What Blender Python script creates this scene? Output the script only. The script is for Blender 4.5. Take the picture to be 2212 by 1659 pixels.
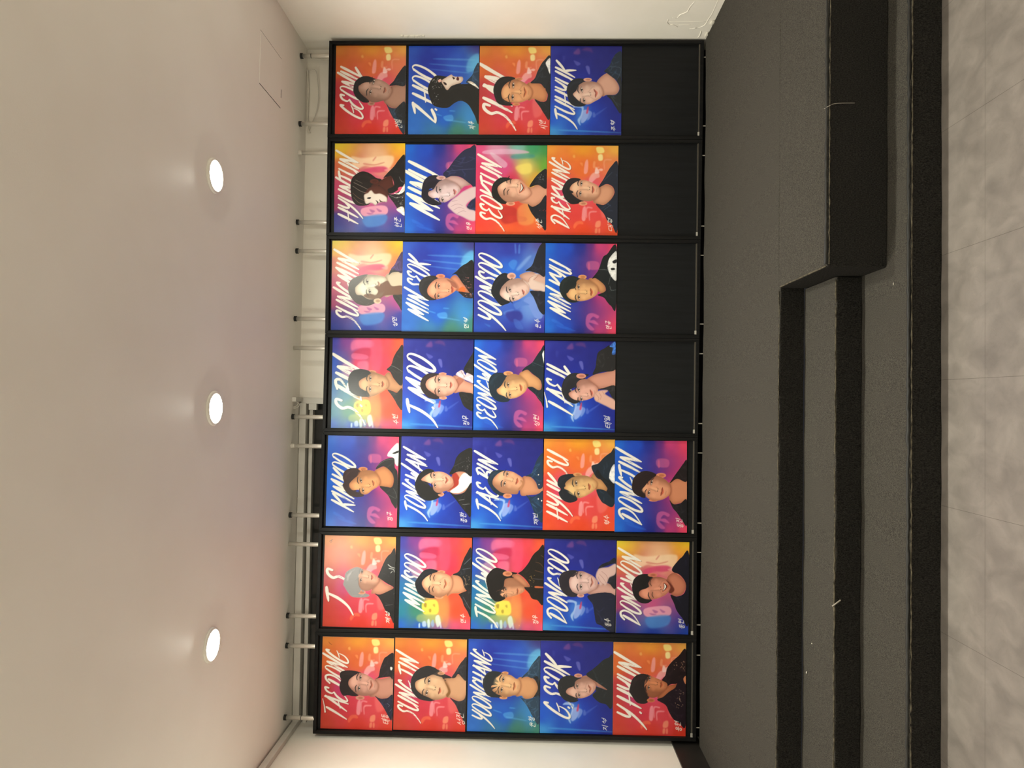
import bpy, bmesh, math, random
import numpy as np
from mathutils import Vector, Matrix

SC = bpy.context.scene
for _o in list(SC.objects):
    bpy.data.objects.remove(_o)
COL = SC.collection

# ---------------------------------------------------------------- camera (portrait shot saved sideways: world up is picture left)
F_PX, PITCH, YAW, ROLL = 1534.0, 0.02135, 0.02376, 0.01555
EYE = Vector((2.17174, -4.63191, 1.11844))
cp, sp, cy, sy = math.cos(PITCH), math.sin(PITCH), math.cos(YAW), math.sin(YAW)
fwd = Vector((sy * cp, cy * cp, sp)); right = Vector((cy, -sy, 0)); up = right.cross(fwd)
cr, sr = math.cos(ROLL), math.sin(ROLL)
right, up = right * cr + up * sr, up * cr - right * sr
cam = bpy.data.cameras.new('camera')
cam.sensor_fit = 'HORIZONTAL'; cam.sensor_width = 36.0; cam.lens = 36.0 * F_PX / 2212.0
cam.clip_start = 0.05
co = bpy.data.objects.new('camera', cam); COL.objects.link(co)
ax, ay, az = -up, right, -fwd
co.matrix_world = Matrix(((ax.x, ay.x, az.x, EYE.x), (ax.y, ay.y, az.y, EYE.y), (ax.z, ay.z, az.z, EYE.z), (0, 0, 0, 1)))
SC.camera = co

# ---------------------------------------------------------------- world and exposure (indoor: ceiling lamps, far rear rows added for fill)
wd = bpy.data.worlds.new('world'); SC.world = wd; wd.use_nodes = True
wd.node_tree.nodes['Background'].inputs[0].default_value = (.02, .02, .022, 1)
wd.node_tree.nodes['Background'].inputs[1].default_value = .2
SC.view_settings.view_transform = 'Standard'; SC.view_settings.look = 'None'
SC.view_settings.gamma = 1.0; SC.view_settings.use_curve_mapping = False
SC.view_settings.exposure = 2.16
LAMP_W = 200.0             # emission of a downlight diffuser
LAMP_C = (.97, .965, .83)
XL, XR, YB, YR = -.035, 4.572, .18, -7.2
ZC, ZLAND, ZS2, ZS1, ZF = 2.668, -.02, -.138, -.248, -.365
YL, YS2, YS1 = -1.387, -1.708, -2.061

# ---------------------------------------------------------------- materials
def lin(r, g, b):
    return tuple(((c / 255) / 12.92 if c / 255 <= .04045 else ((c / 255 + .055) / 1.055) ** 2.4) for c in (r, g, b)) + (1,)

def mat(name, col, rough=.5, metal=0.0, spec=.5, bump=None, var=None, emit=None):
    m = bpy.data.materials.new(name); m.use_nodes = True
    nt = m.node_tree; n = nt.nodes; L = nt.links
    b = n['Principled BSDF']
    b.inputs['Base Color'].default_value = lin(*col); b.inputs['Roughness'].default_value = rough
    b.inputs['Metallic'].default_value = metal; b.inputs['Specular IOR Level'].default_value = spec
    tc = n.new('ShaderNodeTexCoord')
    if var:                          # (scale, second colour, detail, stretch)
        sc, c2, det, st = var
        mp = n.new('ShaderNodeMapping'); mp.inputs['Scale'].default_value = st
        L.new(tc.outputs['Object'], mp.inputs[0])
        t = n.new('ShaderNodeTexNoise'); t.inputs['Scale'].default_value = sc; t.inputs['Detail'].default_value = det
        L.new(mp.outputs[0], t.inputs['Vector'])
        r = n.new('ShaderNodeValToRGB'); r.color_ramp.elements[0].position = .32; r.color_ramp.elements[1].position = .68
        r.color_ramp.elements[0].color = lin(*col); r.color_ramp.elements[1].color = lin(*c2)
        L.new(t.outputs['Fac'], r.inputs[0]); L.new(r.outputs[0], b.inputs['Base Color'])
    if bump:                         # (scale, strength, distance, stretch)
        sc, stg, dist, st = bump
        mp = n.new('ShaderNodeMapping'); mp.inputs['Scale'].default_value = st
        L.new(tc.outputs['Object'], mp.inputs[0])
        t = n.new('ShaderNodeTexNoise'); t.inputs['Scale'].default_value = sc; t.inputs['Detail'].default_value = 4
        L.new(mp.outputs[0], t.inputs['Vector'])
        u = n.new('ShaderNodeBump'); u.inputs['Strength'].default_value = stg; u.inputs['Distance'].default_value = dist
        L.new(t.outputs['Fac'], u.inputs['Height']); L.new(u.outputs[0], b.inputs['Normal'])
    if emit:
        b.inputs['Emission Color'].default_value = emit[0] + (1,); b.inputs['Emission Strength'].default_value = emit[1]
    return m

U1 = (1, 1, 1)
M = {}
M['wall'] = mat('painted_wall', (240, 234, 224), .55, bump=(9, .25, .006, U1), var=(3, (234, 228, 217), 3, U1))
M['ceiling'] = mat('ceiling_paint', (248, 243, 236), .5, bump=(160, .12, .002, U1), var=(2, (244, 238, 230), 2, U1))
M['trim'] = mat('trim_paint', (214, 210, 202), .45, var=(6, (204, 200, 192), 2, U1))
M['black_wood'] = mat('black_stained_wood', (26, 25, 25), .5, spec=.14, bump=(60, .35, .002, (1, 1, .04)), var=(70, (16, 16, 16), 4, (1, 1, .05)))
M['board'] = mat('black_wood_board', (24, 25, 27), .5, spec=.18, bump=(50, .3, .0015, (1, 1, .06)), var=(60, (18, 19, 20), 4, (1, 1, .05)))
M['skirt'] = mat('black_skirting', (40, 36, 33), .5, var=(8, (30, 27, 25), 3, U1))
M['void'] = mat('dark_subfloor', (9, 9, 9), .9)
M['metal'] = mat('brushed_aluminium', (222, 217, 207), .3, .55, bump=(40, .1, .001, (1, 1, .05)))
M['rail'] = mat('worn_steel', (120, 114, 104), .4, .8)
M['rubber'] = mat('black_rubber', (14, 14, 14), .6)
M['clear'] = mat('pale_plastic', (205, 200, 190), .35)
M['edge'] = mat('foam_board_edge', (225, 222, 216), .6)
M['cable'] = mat('white_cable', (214, 208, 196), .5)
M['ring'] = mat('lamp_trim', (240, 236, 228), .4)
M['lamp'] = mat('lamp_diffuser', (255, 250, 240), .5, emit=(LAMP_C, LAMP_W))
M['lamp_dim'] = mat('dimmer_lamp_diffuser', (255, 250, 240), .5, emit=(LAMP_C, LAMP_W * .2))
M['lamp_fill'] = mat('added_fill_diffuser', (255, 250, 240), .5, emit=(LAMP_C, LAMP_W * .42))  # for the added, unseen rear rows that brighten ceiling and walls
M['glass'] = mat('dark_night_glass', (46, 47, 46), .08, spec=.5)
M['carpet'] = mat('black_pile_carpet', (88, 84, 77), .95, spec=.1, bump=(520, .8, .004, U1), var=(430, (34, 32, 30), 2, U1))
M['pile'] = mat('shaded_riser_pile', (52, 50, 47), .97, spec=.05, bump=(420, .9, .005, (1, 1, .5)), var=(360, (22, 21, 20), 3, (1, 1, .45)))  # carpet colour darkened to paint in the shade on risers, besides less wear
M['fray'] = mat('frayed_carpet_edge', (104, 97, 82), .9, spec=.1, bump=(200, .8, .004, U1), var=(45, (50, 46, 40), 6, U1))
M['bead'] = mat('carpet_edge_bead', (22, 21, 20), .6)
M['thread'] = mat('grey_thread', (150, 143, 132), .8)
M['plaster'] = mat('broken_plaster', (222, 216, 202), .9, bump=(120, .6, .004, U1))
M['gap'] = mat('dark_gap', (30, 27, 24), .9)

def tile_mat():
    m = mat('vinyl_tile', (166, 153, 140), .42, spec=.35, bump=(30, .12, .002, U1))
    nt = m.node_tree; n = nt.nodes; L = nt.links; b = n['Principled BSDF']
    tc = n.new('ShaderNodeTexCoord')
    def noise(sc, det, dist=0, st=U1):
        mp = n.new('ShaderNodeMapping'); mp.inputs['Scale'].default_value = st; L.new(tc.outputs['Object'], mp.inputs[0])
        t = n.new('ShaderNodeTexNoise'); t.inputs['Scale'].default_value = sc; t.inputs['Detail'].default_value = det
        t.inputs['Distortion'].default_value = dist; L.new(mp.outputs[0], t.inputs['Vector']); return t
    a = noise(12, 10, .5, (1.0, .7, 1)); r = n.new('ShaderNodeValToRGB')
    e = r.color_ramp.elements; e[0].position = .3; e[0].color = lin(106, 99, 94); e[1].position = .7; e[1].color = lin(131, 123, 117)
    L.new(a.outputs['Fac'], r.inputs[0])
    v = noise(16, 9, 1.0); r2 = n.new('ShaderNodeValToRGB'); e = r2.color_ramp.elements
    e[0].position = .485; e[0].color = (1, 1, 1, 1); e[1].position = .5; e[1].color = (.84, .82, .80, 1)
    x = r2.color_ramp.elements.new(.515); x.color = (1, 1, 1, 1)
    L.new(v.outputs['Fac'], r2.inputs[0])
    mx = n.new('ShaderNodeMix'); mx.data_type = 'RGBA'; mx.blend_type = 'MULTIPLY'; mx.inputs[0].default_value = .35
    L.new(r.outputs[0], mx.inputs[6]); L.new(r2.outputs[0], mx.inputs[7])
    # tile joints every 0.4475 m across, staggered rows
    br = n.new('ShaderNodeTexBrick'); br.offset = .5; br.inputs['Scale'].default_value = 1
    br.inputs['Brick Width'].default_value = .4475; br.inputs['Row Height'].default_value = .4475
    br.offset_frequency = 1; br.offset = 0; br.inputs['Mortar Size'].default_value = .0008; br.inputs['Mortar Smooth'].default_value = 0
    br.inputs['Color1'].default_value = (1, 1, 1, 1); br.inputs['Color2'].default_value = (1, 1, 1, 1); br.inputs['Mortar'].default_value = (.5, .48, .46, 1)
    mp = n.new('ShaderNodeMapping'); mp.inputs['Location'].default_value = (-.0337, .062, 0); L.new(tc.outputs['Object'], mp.inputs[0]); L.new(mp.outputs[0], br.inputs['Vector'])
    m2 = n.new('ShaderNodeMix'); m2.data_type = 'RGBA'; m2.blend_type = 'MULTIPLY'; m2.inputs[0].default_value = 1
    L.new(mx.outputs[2], m2.inputs[6]); L.new(br.outputs['Color'], m2.inputs[7]); L.new(m2.outputs[2], b.inputs['Base Color'])
    return m
M['tile'] = tile_mat()

def print_mat():
    m = bpy.data.materials.new('printed_satin_paper'); m.use_nodes = True
    n = m.node_tree.nodes; b = n['Principled BSDF']
    c = n.new('ShaderNodeVertexColor'); c.layer_name = 'ink'
    m.node_tree.links.new(c.outputs[0], b.inputs['Base Color'])
    b.inputs['Roughness'].default_value = .36; b.inputs['Specular IOR Level'].default_value = .42
    return m
M['print'] = print_mat()

# ---------------------------------------------------------------- helpers
def bm_box(bm, a, b):
    v = [bm.verts.new((x, y, z)) for x in (a[0], b[0]) for y in (a[1], b[1]) for z in (a[2], b[2])]
    for f in ((0, 1, 3, 2), (4, 6, 7, 5), (0, 4, 5, 1), (2, 3, 7, 6), (0, 2, 6, 4), (1, 5, 7, 3)):
        bm.faces.new([v[i] for i in f])

def bm_hexa(bm, c):
    """c: 4 front corners then 4 back corners in the same order"""
    v = [bm.verts.new(p) for p in c]
    for f in ((0, 1, 2, 3), (7, 6, 5, 4), (0, 4, 5, 1), (1, 5, 6, 2), (2, 6, 7, 3), (3, 7, 4, 0)):
        bm.faces.new([v[i] for i in f])

def bm_lathe(bm, prof, c=(0, 0, 0), n=32):
    rings = []
    for r, z in prof:
        if r < 1e-6:
            rings.append([bm.verts.new((c[0], c[1], c[2] + z))])
        else:
            rings.append([bm.verts.new((c[0] + r * math.cos(2 * math.pi * k / n), c[1] + r * math.sin(2 * math.pi * k / n), c[2] + z)) for k in range(n)])
    for p, q in zip(rings, rings[1:]):
        for k in range(n):
            if len(p) == 1 and len(q) == 1:
                continue
            if len(p) == 1:
                bm.faces.new((p[0], q[k], q[(k + 1) % n]))
            elif len(q) == 1:
                bm.faces.new((p[k], p[(k + 1) % n], q[0]))
            else:
                bm.faces.new((p[k], p[(k + 1) % n], q[(k + 1) % n], q[k]))

def bm_tube(bm, pts, r, n=10):
    P = [Vector(p) for p in pts]; rings = []
    for i, p in enumerate(P):
        t = (P[min(i + 1, len(P) - 1)] - P[max(i - 1, 0)]).normalized()
        u = t.cross(Vector((0, 0, 1))) if abs(t.z) < .9 else t.cross(Vector((0, 1, 0)))
        u.normalize(); w = t.cross(u)
        rr = r[i] if isinstance(r, (list, tuple)) else r
        rings.append([bm.verts.new(p + (u * math.cos(2 * math.pi * k / n) + w * math.sin(2 * math.pi * k / n)) * rr) for k in range(n)])
    for a, b in zip(rings, rings[1:]):
        for k in range(n):
            bm.faces.new((a[k], a[(k + 1) % n], b[(k + 1) % n], b[k]))
    bm.faces.new(rings[0]); bm.faces.new(rings[-1][::-1])

def curve(pts, k=6):
    p = [Vector(q) for q in pts]; out = []
    for i in range(len(p) - 1):
        a, b, c, d = p[max(i - 1, 0)], p[i], p[i + 1], p[min(i + 2, len(p) - 1)]
        for s in range(k):
            t = s / k
            out.append(b + .5 * t * (c - a + t * (2 * a - 5 * b + 4 * c - d + t * (3 * (b - c) + d - a))))
    return out + [p[-1]]

def obj(name, bm, m, parent=None, smooth=False, loc=None):
    me = bpy.data.meshes.new(name)
    bmesh.ops.recalc_face_normals(bm, faces=bm.faces[:])
    if loc is not None:
        for v in bm.verts:
            v.co -= Vector(loc)
    bm.to_mesh(me); bm.free()
    if smooth:
        me.polygons.foreach_set('use_smooth', [True] * len(me.polygons))
    me.materials.append(m)
    o = bpy.data.objects.new(name, me); COL.objects.link(o)
    if parent:
        o.parent = parent
    if loc is not None:
        o.location = loc
    return o

def box(name, a, b, m, parent=None, bev=0.0, loc=None):
    bm = bmesh.new(); bm_box(bm, a, b)
    if bev:
        bmesh.ops.bevel(bm, geom=bm.edges[:], offset=bev, segments=2, affect='EDGES', profile=.5)
    return obj(name, bm, m, parent, loc=loc)

def struct(o):
    o['kind'] = 'structure'; return o

def tag(o, label, cat, group=None):
    o['label'] = label; o['category'] = cat
    if group:
        o['group'] = group
    return o

def thing(name, loc, label, cat, group=None):
    o = bpy.data.objects.new(name, None); COL.objects.link(o); o.location = loc; o.empty_display_size = .1
    return tag(o, label, cat, group)

# ---------------------------------------------------------------- the room
struct(box('floor', (XL - .1, YR, ZF - .06), (XR + .1, YS1 + .03, ZF), M['tile']))
struct(box('ceiling', (XL - .15, YR - .1, ZC), (XR + .15, YB + .5, ZC + .1), M['ceiling']))
struct(box('wall_left', (XL - .12, YR, ZF - .06), (XL, YB + .4, ZC), M['wall']))
struct(box('wall_right', (XR, YR, ZF - .06), (XR + .12, YB + .4, ZC), M['wall']))
struct(box('wall_rear', (XL - .12, YR - .12, ZF - .06), (XR + .12, YR, ZC), M['wall']))
struct(box('wall_back', (2.17, YB, ZLAND - .2), (XR, YB + .1, ZC), M['wall']))
w = struct(box('window_1', (XL, YB + .075, .6), (2.13, YB + .085, 2.59), M['glass']))
box('window_frame', (XL, YB + .03, 2.583), (2.13, YB + .09, 2.608), M['trim'], w, .002)
box('window_frame', (XL, YB + .05, 2.5), (2.13, YB + .09, 2.516), M['trim'], w, .002)
box('window_frame', (XL, YB + .03, .55), (2.13, YB + .09, .6), M['trim'], w, .002)
struct(box('trim_1', (XL, YB - .012, 2.619), (2.135, YB + .09, 2.664), M['trim'], None, .002))
struct(box('trim_2', (2.13, YB - .006, ZLAND), (2.172, YB + .1, 2.655), M['trim'], None, .002))
struct(box('trim_3', (XL, -6.9, 2.619), (XL + .034, YB - .012, 2.66), M['trim'], None, .003))
struct(box('baseboard_left', (XL, YL + .0, ZLAND - .02), (XL + .014, YB - .01, .146), M['skirt'], None, .002))
struct(box('baseboard_back', (XL, YB - .02, ZLAND - .19), (XR, YB - .0005, .12), M['void']))
struct(box('wall_below_window', (XL, YB, ZLAND - .2), (2.13, YB + .1, .55), M['wall'])).name = 'wall_back_low'
struct(box('floor_recess', (XL, -.03, ZLAND - .2), (XR, YB, ZLAND - .035), M['void']))
struct(box('wall_outside', (XL - .1, YB + .3, ZLAND - .2), (2.4, YB + .35, ZC), M['void'])).name = 'wall_behind_window'

# plaster scars near the foot of the right wall, chipped edge beside the last panel
WALL_R = bpy.data.objects['wall_right']
def scar(pts, r, name='plaster_scar', m='wall'):
    bm = bmesh.new(); bm_tube(bm, curve([(XR - r * .25, y, z) for y, z in pts], 4), [r * (.5 + .5 * math.sin(math.pi * k / (4 * (len(pts) - 1)))) for k in range(4 * (len(pts) - 1) + 1)], 6)
    o = obj(name, bm, M[m], WALL_R, True); o['label'] = 'raised plaster scar'
scar([(-.228, .272), (-.196, .272), (-.169, .254), (-.165, .228), (-.14, .194)], .0032)
scar([(-.249, .252), (-.246, .221), (-.284, .209), (-.318, .174), (-.368, .17), (-.428, .154)], .0028)
scar([(-.095, .034), (-.045, .03), (-.007, .035)], .004)
scar([(-.118, .116), (-.132, .062), (-.168, .029), (-.234, .024), (-.302, .017), (-.442, .02)], .0022)
scar([(-.202, .261), (-.203, .141), (-.204, .032)], .0014)
scar([(-.164, .196), (-.165, .117)], .0014)
bm = bmesh.new(); rnd = random.Random(7)
for k in range(14):
    z = 1.84 + .0115 * k + rnd.uniform(-.006, .006); h = rnd.uniform(.005, .014); d = rnd.uniform(.002, .006)
    y = rnd.uniform(-.012, .0)
    bm_hexa(bm, [(XR - d, y - .012, z - h), (XR - d, y + .008, z - h * .5), (XR - d * .8, y + .01, z + h * .6), (XR - d * .7, y - .008, z + h)] + [(XR + .001, y - .018, z - h * 1.2), (XR + .001, y + .012, z - h), (XR + .001, y + .014, z + h), (XR + .001, y - .014, z + h * 1.2)])
o = obj('chipped_plaster', bm, M['plaster'], WALL_R); o['label'] = 'chipped flaking plaster'

# ---------------------------------------------------------------- carpeted stage, platform and steps
def shade_risers(o):
    """walked-on tops are dusty and faded, upright faces get a darker pile with riser shade painted in"""
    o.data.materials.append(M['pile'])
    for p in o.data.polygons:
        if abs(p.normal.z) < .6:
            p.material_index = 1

def tread(name, x0, x1, yf, yb, z, zb, label, cat, wav=0.0, leftround=False):
    """block wrapped in carpet: rounded nosing along the front, slight unevenness"""
    R_ = .013
    prof = [(yf + .004, zb)]
    for k in range(7):
        a = math.pi + k / 6 * (math.pi / 2)
        prof.append((yf + R_ + R_ * math.cos(a), z - R_ - R_ * math.sin(a)))
    prof += [(yf + .06, z), ((yf + yb) / 2, z), (yb, z), (yb, zb)]
    nx = max(8, int((x1 - x0) / .03)); rnd = random.Random(int(z * -1000) + 3)
    bm = bmesh.new(); rows = []
    ph = [rnd.uniform(0, 6) for _ in range(6)]
    for i in range(nx + 1):
        x = x0 + (x1 - x0) * i / nx
        dz = .0012 * math.sin(x * 9 + ph[0]) + .0008 * math.sin(x * 23 + ph[1])
        dy = .0016 * math.sin(x * 7 + ph[2]) + .0012 * math.sin(x * 31 + ph[3])
        by = wav * (math.sin(x * 5 + ph[4]) * .5 + math.sin(x * 11.7 + ph[5]) * .5) if wav else 0
        row = []
        for j, (y, zz) in enumerate(prof):
            front = j <= 7
            row.append(bm.verts.new((x, y + (dy if front else 0) + (by if j >= len(prof) - 2 else 0), zz + (dz if 0 < j < len(prof) - 1 else 0))))
        rows.append(row)
    for p, q in zip(rows, rows[1:]):
        for j in range(len(prof) - 1):
            bm.faces.new((p[j], q[j], q[j + 1], p[j + 1]))
    bm.faces.new(rows[0]); bm.faces.new(rows[-1][::-1])
    o = obj(name, bm, M['carpet'], None, loc=((x0 + x1) / 2, yf, zb))
    shade_risers(o)
    tag(o, label, cat)
    return o

def edging(parent, x0, x1, y, z, m, r, jit, seed, name='nosing_edge', label=None):
    rnd = random.Random(seed); pts = []; rad = []
    n = int((x1 - x0) / .02)
    for i in range(n + 1):
        pts.append((x0 + (x1 - x0) * i / n, y + rnd.uniform(-jit, jit) * .6, z + rnd.uniform(-jit, jit) * .35)); rad.append(r * rnd.uniform(.55, 1.2))
    bm = bmesh.new(); bm_tube(bm, pts, rad, 6)
    o = obj(name, bm, m, None, True, loc=parent.location)
    o.parent = parent; o.location = (0, 0, 0)
    if label:
        o['label'] = label
    return o

landing = tread('carpeted_landing', XL + .001, XR - .001, YL, -.004, ZLAND, ZLAND - .115, 'wide dark carpeted landing running under the row of display panels', 'stage floor', .006)
edging(landing, XL + .02, 2.69, YL + .004, ZLAND - .003, M['fray'], .0022, .003, 4, 'frayed_edge', 'pale frayed edge')
step2 = tread('carpeted_step', XL + .001, 2.7, YS2, YL + .002, ZS2, ZS1 + .003, 'upper narrow carpeted step left of the carpeted platform block', 'step')
edging(step2, XL + .02, 2.69, YS2 + .004, ZS2 - .003, M['fray'], .0036, .004, 8, 'frayed_edge', 'pale frayed edge')
step1 = tread('carpeted_step', XL + .001, XR - .001, YS1, YS2 + .1, ZS1, ZF + .0005, 'lowest carpeted step spanning the whole width above the vinyl floor', 'step')
edging(step1, XL + .02, XR - .02, YS1 + .006, ZS1 - .001, M['bead'], .0065, .003, 12)
edging(step1, XL + .02, XR - .02, YS1 - .001, ZS1 - .009, M['fray'], .0026, .003, 13, 'frayed_edge', 'pale frayed edge')
box('step_filler', (XL + .002, YS2 + .09, ZF), (XR - .002, YL + .1, ZS1 - .006), M['void'], None).parent = step1
step1.children[-1].matrix_parent_inverse = step1.matrix_world.inverted()
f = step1.children[-1]; f.matrix_parent_inverse = Matrix.Translation(-Vector(step1.location)); f.name = 'riser_core'

def platform():
    x0, x1, y0, y1, z0, z1 = 2.704, XR - .002, -1.905, YL - .009, ZS1 + .003, ZLAND + .002
    bm = bmesh.new(); bm_box(bm, (x0, y0, z0), (x1, y1, z1))
    ed = [e for e in bm.edges if (abs(e.verts[0].co.z - z1) < 1e-5 and abs(e.verts[1].co.z - z1) < 1e-5 and not (abs(e.verts[0].co.y - y1) < 1e-5 and abs(e.verts[1].co.y - y1) < 1e-5)) or (abs(e.verts[0].co.x - x0) < 1e-5 and abs(e.verts[1].co.x - x0) < 1e-5 and abs(e.verts[0].co.y - y0) < 1e-5 and abs(e.verts[1].co.y - y0) < 1e-5)]
    bmesh.ops.bevel(bm, geom=ed, offset=.013, segments=4, affect='EDGES', profile=.5)
    o = obj('carpeted_platform', bm, M['carpet'], None, loc=((x0 + x1) / 2, y0, z0))
    shade_risers(o)
    tag(o, 'dark carpeted platform block built out over the steps on the right', 'platform')
    edging(o, x0 + .01, x1 - .02, y0 + .009, z1 - .0015, M['bead'], .007, .002, 20)
    edging(o, x0 + .01, x1 - .02, y0 + .0, z1 - .010, M['fray'], .0024, .003, 21, 'frayed_edge', 'pale frayed edge')
    rnd = random.Random(2); pts = [(x0 + .004, y0 + .012 + (y1 - y0 - .02) * i / 20, z1 - .003 + rnd.uniform(-.001, .001)) for i in range(21)]
    bm = bmesh.new(); bm_tube(bm, pts, .0035, 6); e = obj('frayed_edge', bm, M['fray'], None, True, loc=o.location); e.parent = o; e.location = (0, 0, 0)
    return o
plat = platform()

# loose threads and chips
def thread(pts, r, label):
    bm = bmesh.new(); bm_tube(bm, curve(pts), r, 6)
    return tag(obj('loose_thread', bm, M['thread'], None, True, loc=pts[0]), label, 'thread')
thread([(3.323, -1.88, ZLAND + .004), (3.322, -1.9085, ZLAND - .002), (3.332, -1.9095, ZLAND - .03), (3.334, -1.9095, ZLAND - .1)], .0011, 'thin grey thread hanging over the front edge of the carpeted platform')
thread([(1.36, -1.702, ZS2 + .004), (1.372, -1.7125, ZS2 - .004), (1.388, -1.713, ZS2 - .024)], .0028, 'short frayed thread curling off the upper carpeted step edge')
def chip(p, s, label, sd):
    bm = bmesh.new(); bmesh.ops.create_icosphere(bm, subdivisions=2, radius=1)
    rnd = random.Random(sd)
    for v in bm.verts:
        v.co = Vector((v.co.x * s[0], v.co.y * s[1], v.co.z * s[2])) * rnd.uniform(.75, 1.15) + Vector(p)
    return tag(obj('plaster_chip', bm, M['plaster'], None, loc=p), label, 'debris')
chip((XR - .006, -.20, ZLAND + .012), (.006, .03, .014), 'larger white plaster chip against the foot of the right wall', 3)
chip((XR - .006, -.05, ZLAND + .010), (.006, .035, .010), 'small white plaster chip at the right wall beside the last display panel', 4)

def lint(p, s, label, sd):
    bm = bmesh.new(); bmesh.ops.create_icosphere(bm, subdivisions=1, radius=1); rnd = random.Random(sd)
    for v in bm.verts:
        v.co = Vector((v.co.x * s[0], v.co.y * s[1], v.co.z * s[2])) * rnd.uniform(.7, 1.2) + Vector(p)
    return tag(obj('lint', bm, M['plaster'], None, loc=p), label, 'lint')
lint((1.139, -1.494, ZS2 + .003), (.003, .003, .002), 'tiny round white speck on the upper carpeted step, lower left', 1)
lint((.992, -1.437, ZS2 + .003), (.006, .004, .002), 'small pale lint flake at the back of the upper carpeted step, lower left', 2)
lint((2.632, -1.956, ZS1 + .003), (.006, .0014, .0015), 'short white lint fibre on the lowest carpeted step beside the platform corner', 3)

# ---------------------------------------------------------------- downlights
def downlight(x, y, label, group=None, glow='lamp'):
    t = thing('ceiling_downlight', (x, y, ZC), label, 'ceiling light', group)
    bm = bmesh.new(); bm_lathe(bm, [(.086, 0), (.086, -.006), (.082, -.011), (.07, -.012), (.066, -.007), (.066, 0)])
    obj('trim_ring', bm, M['ring'], t, True)
    bm = bmesh.new(); bm_lathe(bm, [(.0655, -.004), (.063, -.009), (.05, -.0135), (.03, -.016), (0, -.017)])
    obj('diffuser', bm, M[glow], t, True)
    return t
for x, y, l in ((3.251, -1.207, 'round glowing ceiling downlight on the right, over the carpeted platform'),
                (2.111, -1.145, 'round glowing ceiling downlight in the middle of the row of three'),
                (.936, -1.107, 'round glowing ceiling downlight on the left, nearest the left wall')):
    downlight(x, y, l)
for y in (-2.72, -4.6, -6.2):  # nearest row sits just past the frame edge; farther rows are added fill
    for x in ((1.79, 2.93) if y > -3 else (.936, 2.111, 3.251)):
        downlight(x, y, 'dimmer round ceiling downlight over the open floor, unseen; far rows added as fill light', 'downlights over the open floor, far rows added as fill', 'lamp_dim' if y > -3 else 'lamp_fill')

# ---------------------------------------------------------------- black display panels with poles
PANEL = [[(-.008, 2.474), (.646, 2.473), (.006, .0), (.657, .003)], [(.648, 2.471), (1.301, 2.466), (.658, .003), (1.305, .006)],
         [(1.303, 2.465), (1.951, 2.459), (1.307, .006), (1.953, .007)], [(1.953, 2.456), (2.592, 2.452), (1.955, .006), (2.596, .003)],
         [(2.594, 2.452), (3.241, 2.458), (2.598, .002), (3.241, .001)], [(3.243, 2.459), (3.893, 2.465), (3.243, .0), (3.901, -.004)],
         [(3.895, 2.466), (4.543, 2.468), (3.903, -.004), (4.56, -.008)]]
POLE = [[(.087, .012, 1), (.55, .016, 1)], [(.744, .018, 1), (1.21, .02, 0)], [(1.399, .022, 1), (1.853, .026, 2)], [(2.044, .03, 1), (2.499, .03, 0)],
        [(2.693, .032, 1), (3.144, .032, 1)], [(3.336, .032, 1), (3.802, .034, 2)], [(3.998, .036, 1), (4.455, .032, 1)]]
PLAB = ['leftmost black framed display panel, full of five posters, beside the left wall',
        'black framed display panel of five posters, second from the left wall',
        'black framed display panel of five posters, third from the left wall',
        'middle black framed display panel of the seven, four posters above a bare bottom',
        'black framed display panel third from the right wall, four posters above a bare bottom',
        'black framed display panel second from the right wall, four posters above a bare bottom',
        'rightmost black framed display panel, four posters above a bare bottom, against the right wall']
DEP, FW = .05, .0215
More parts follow.
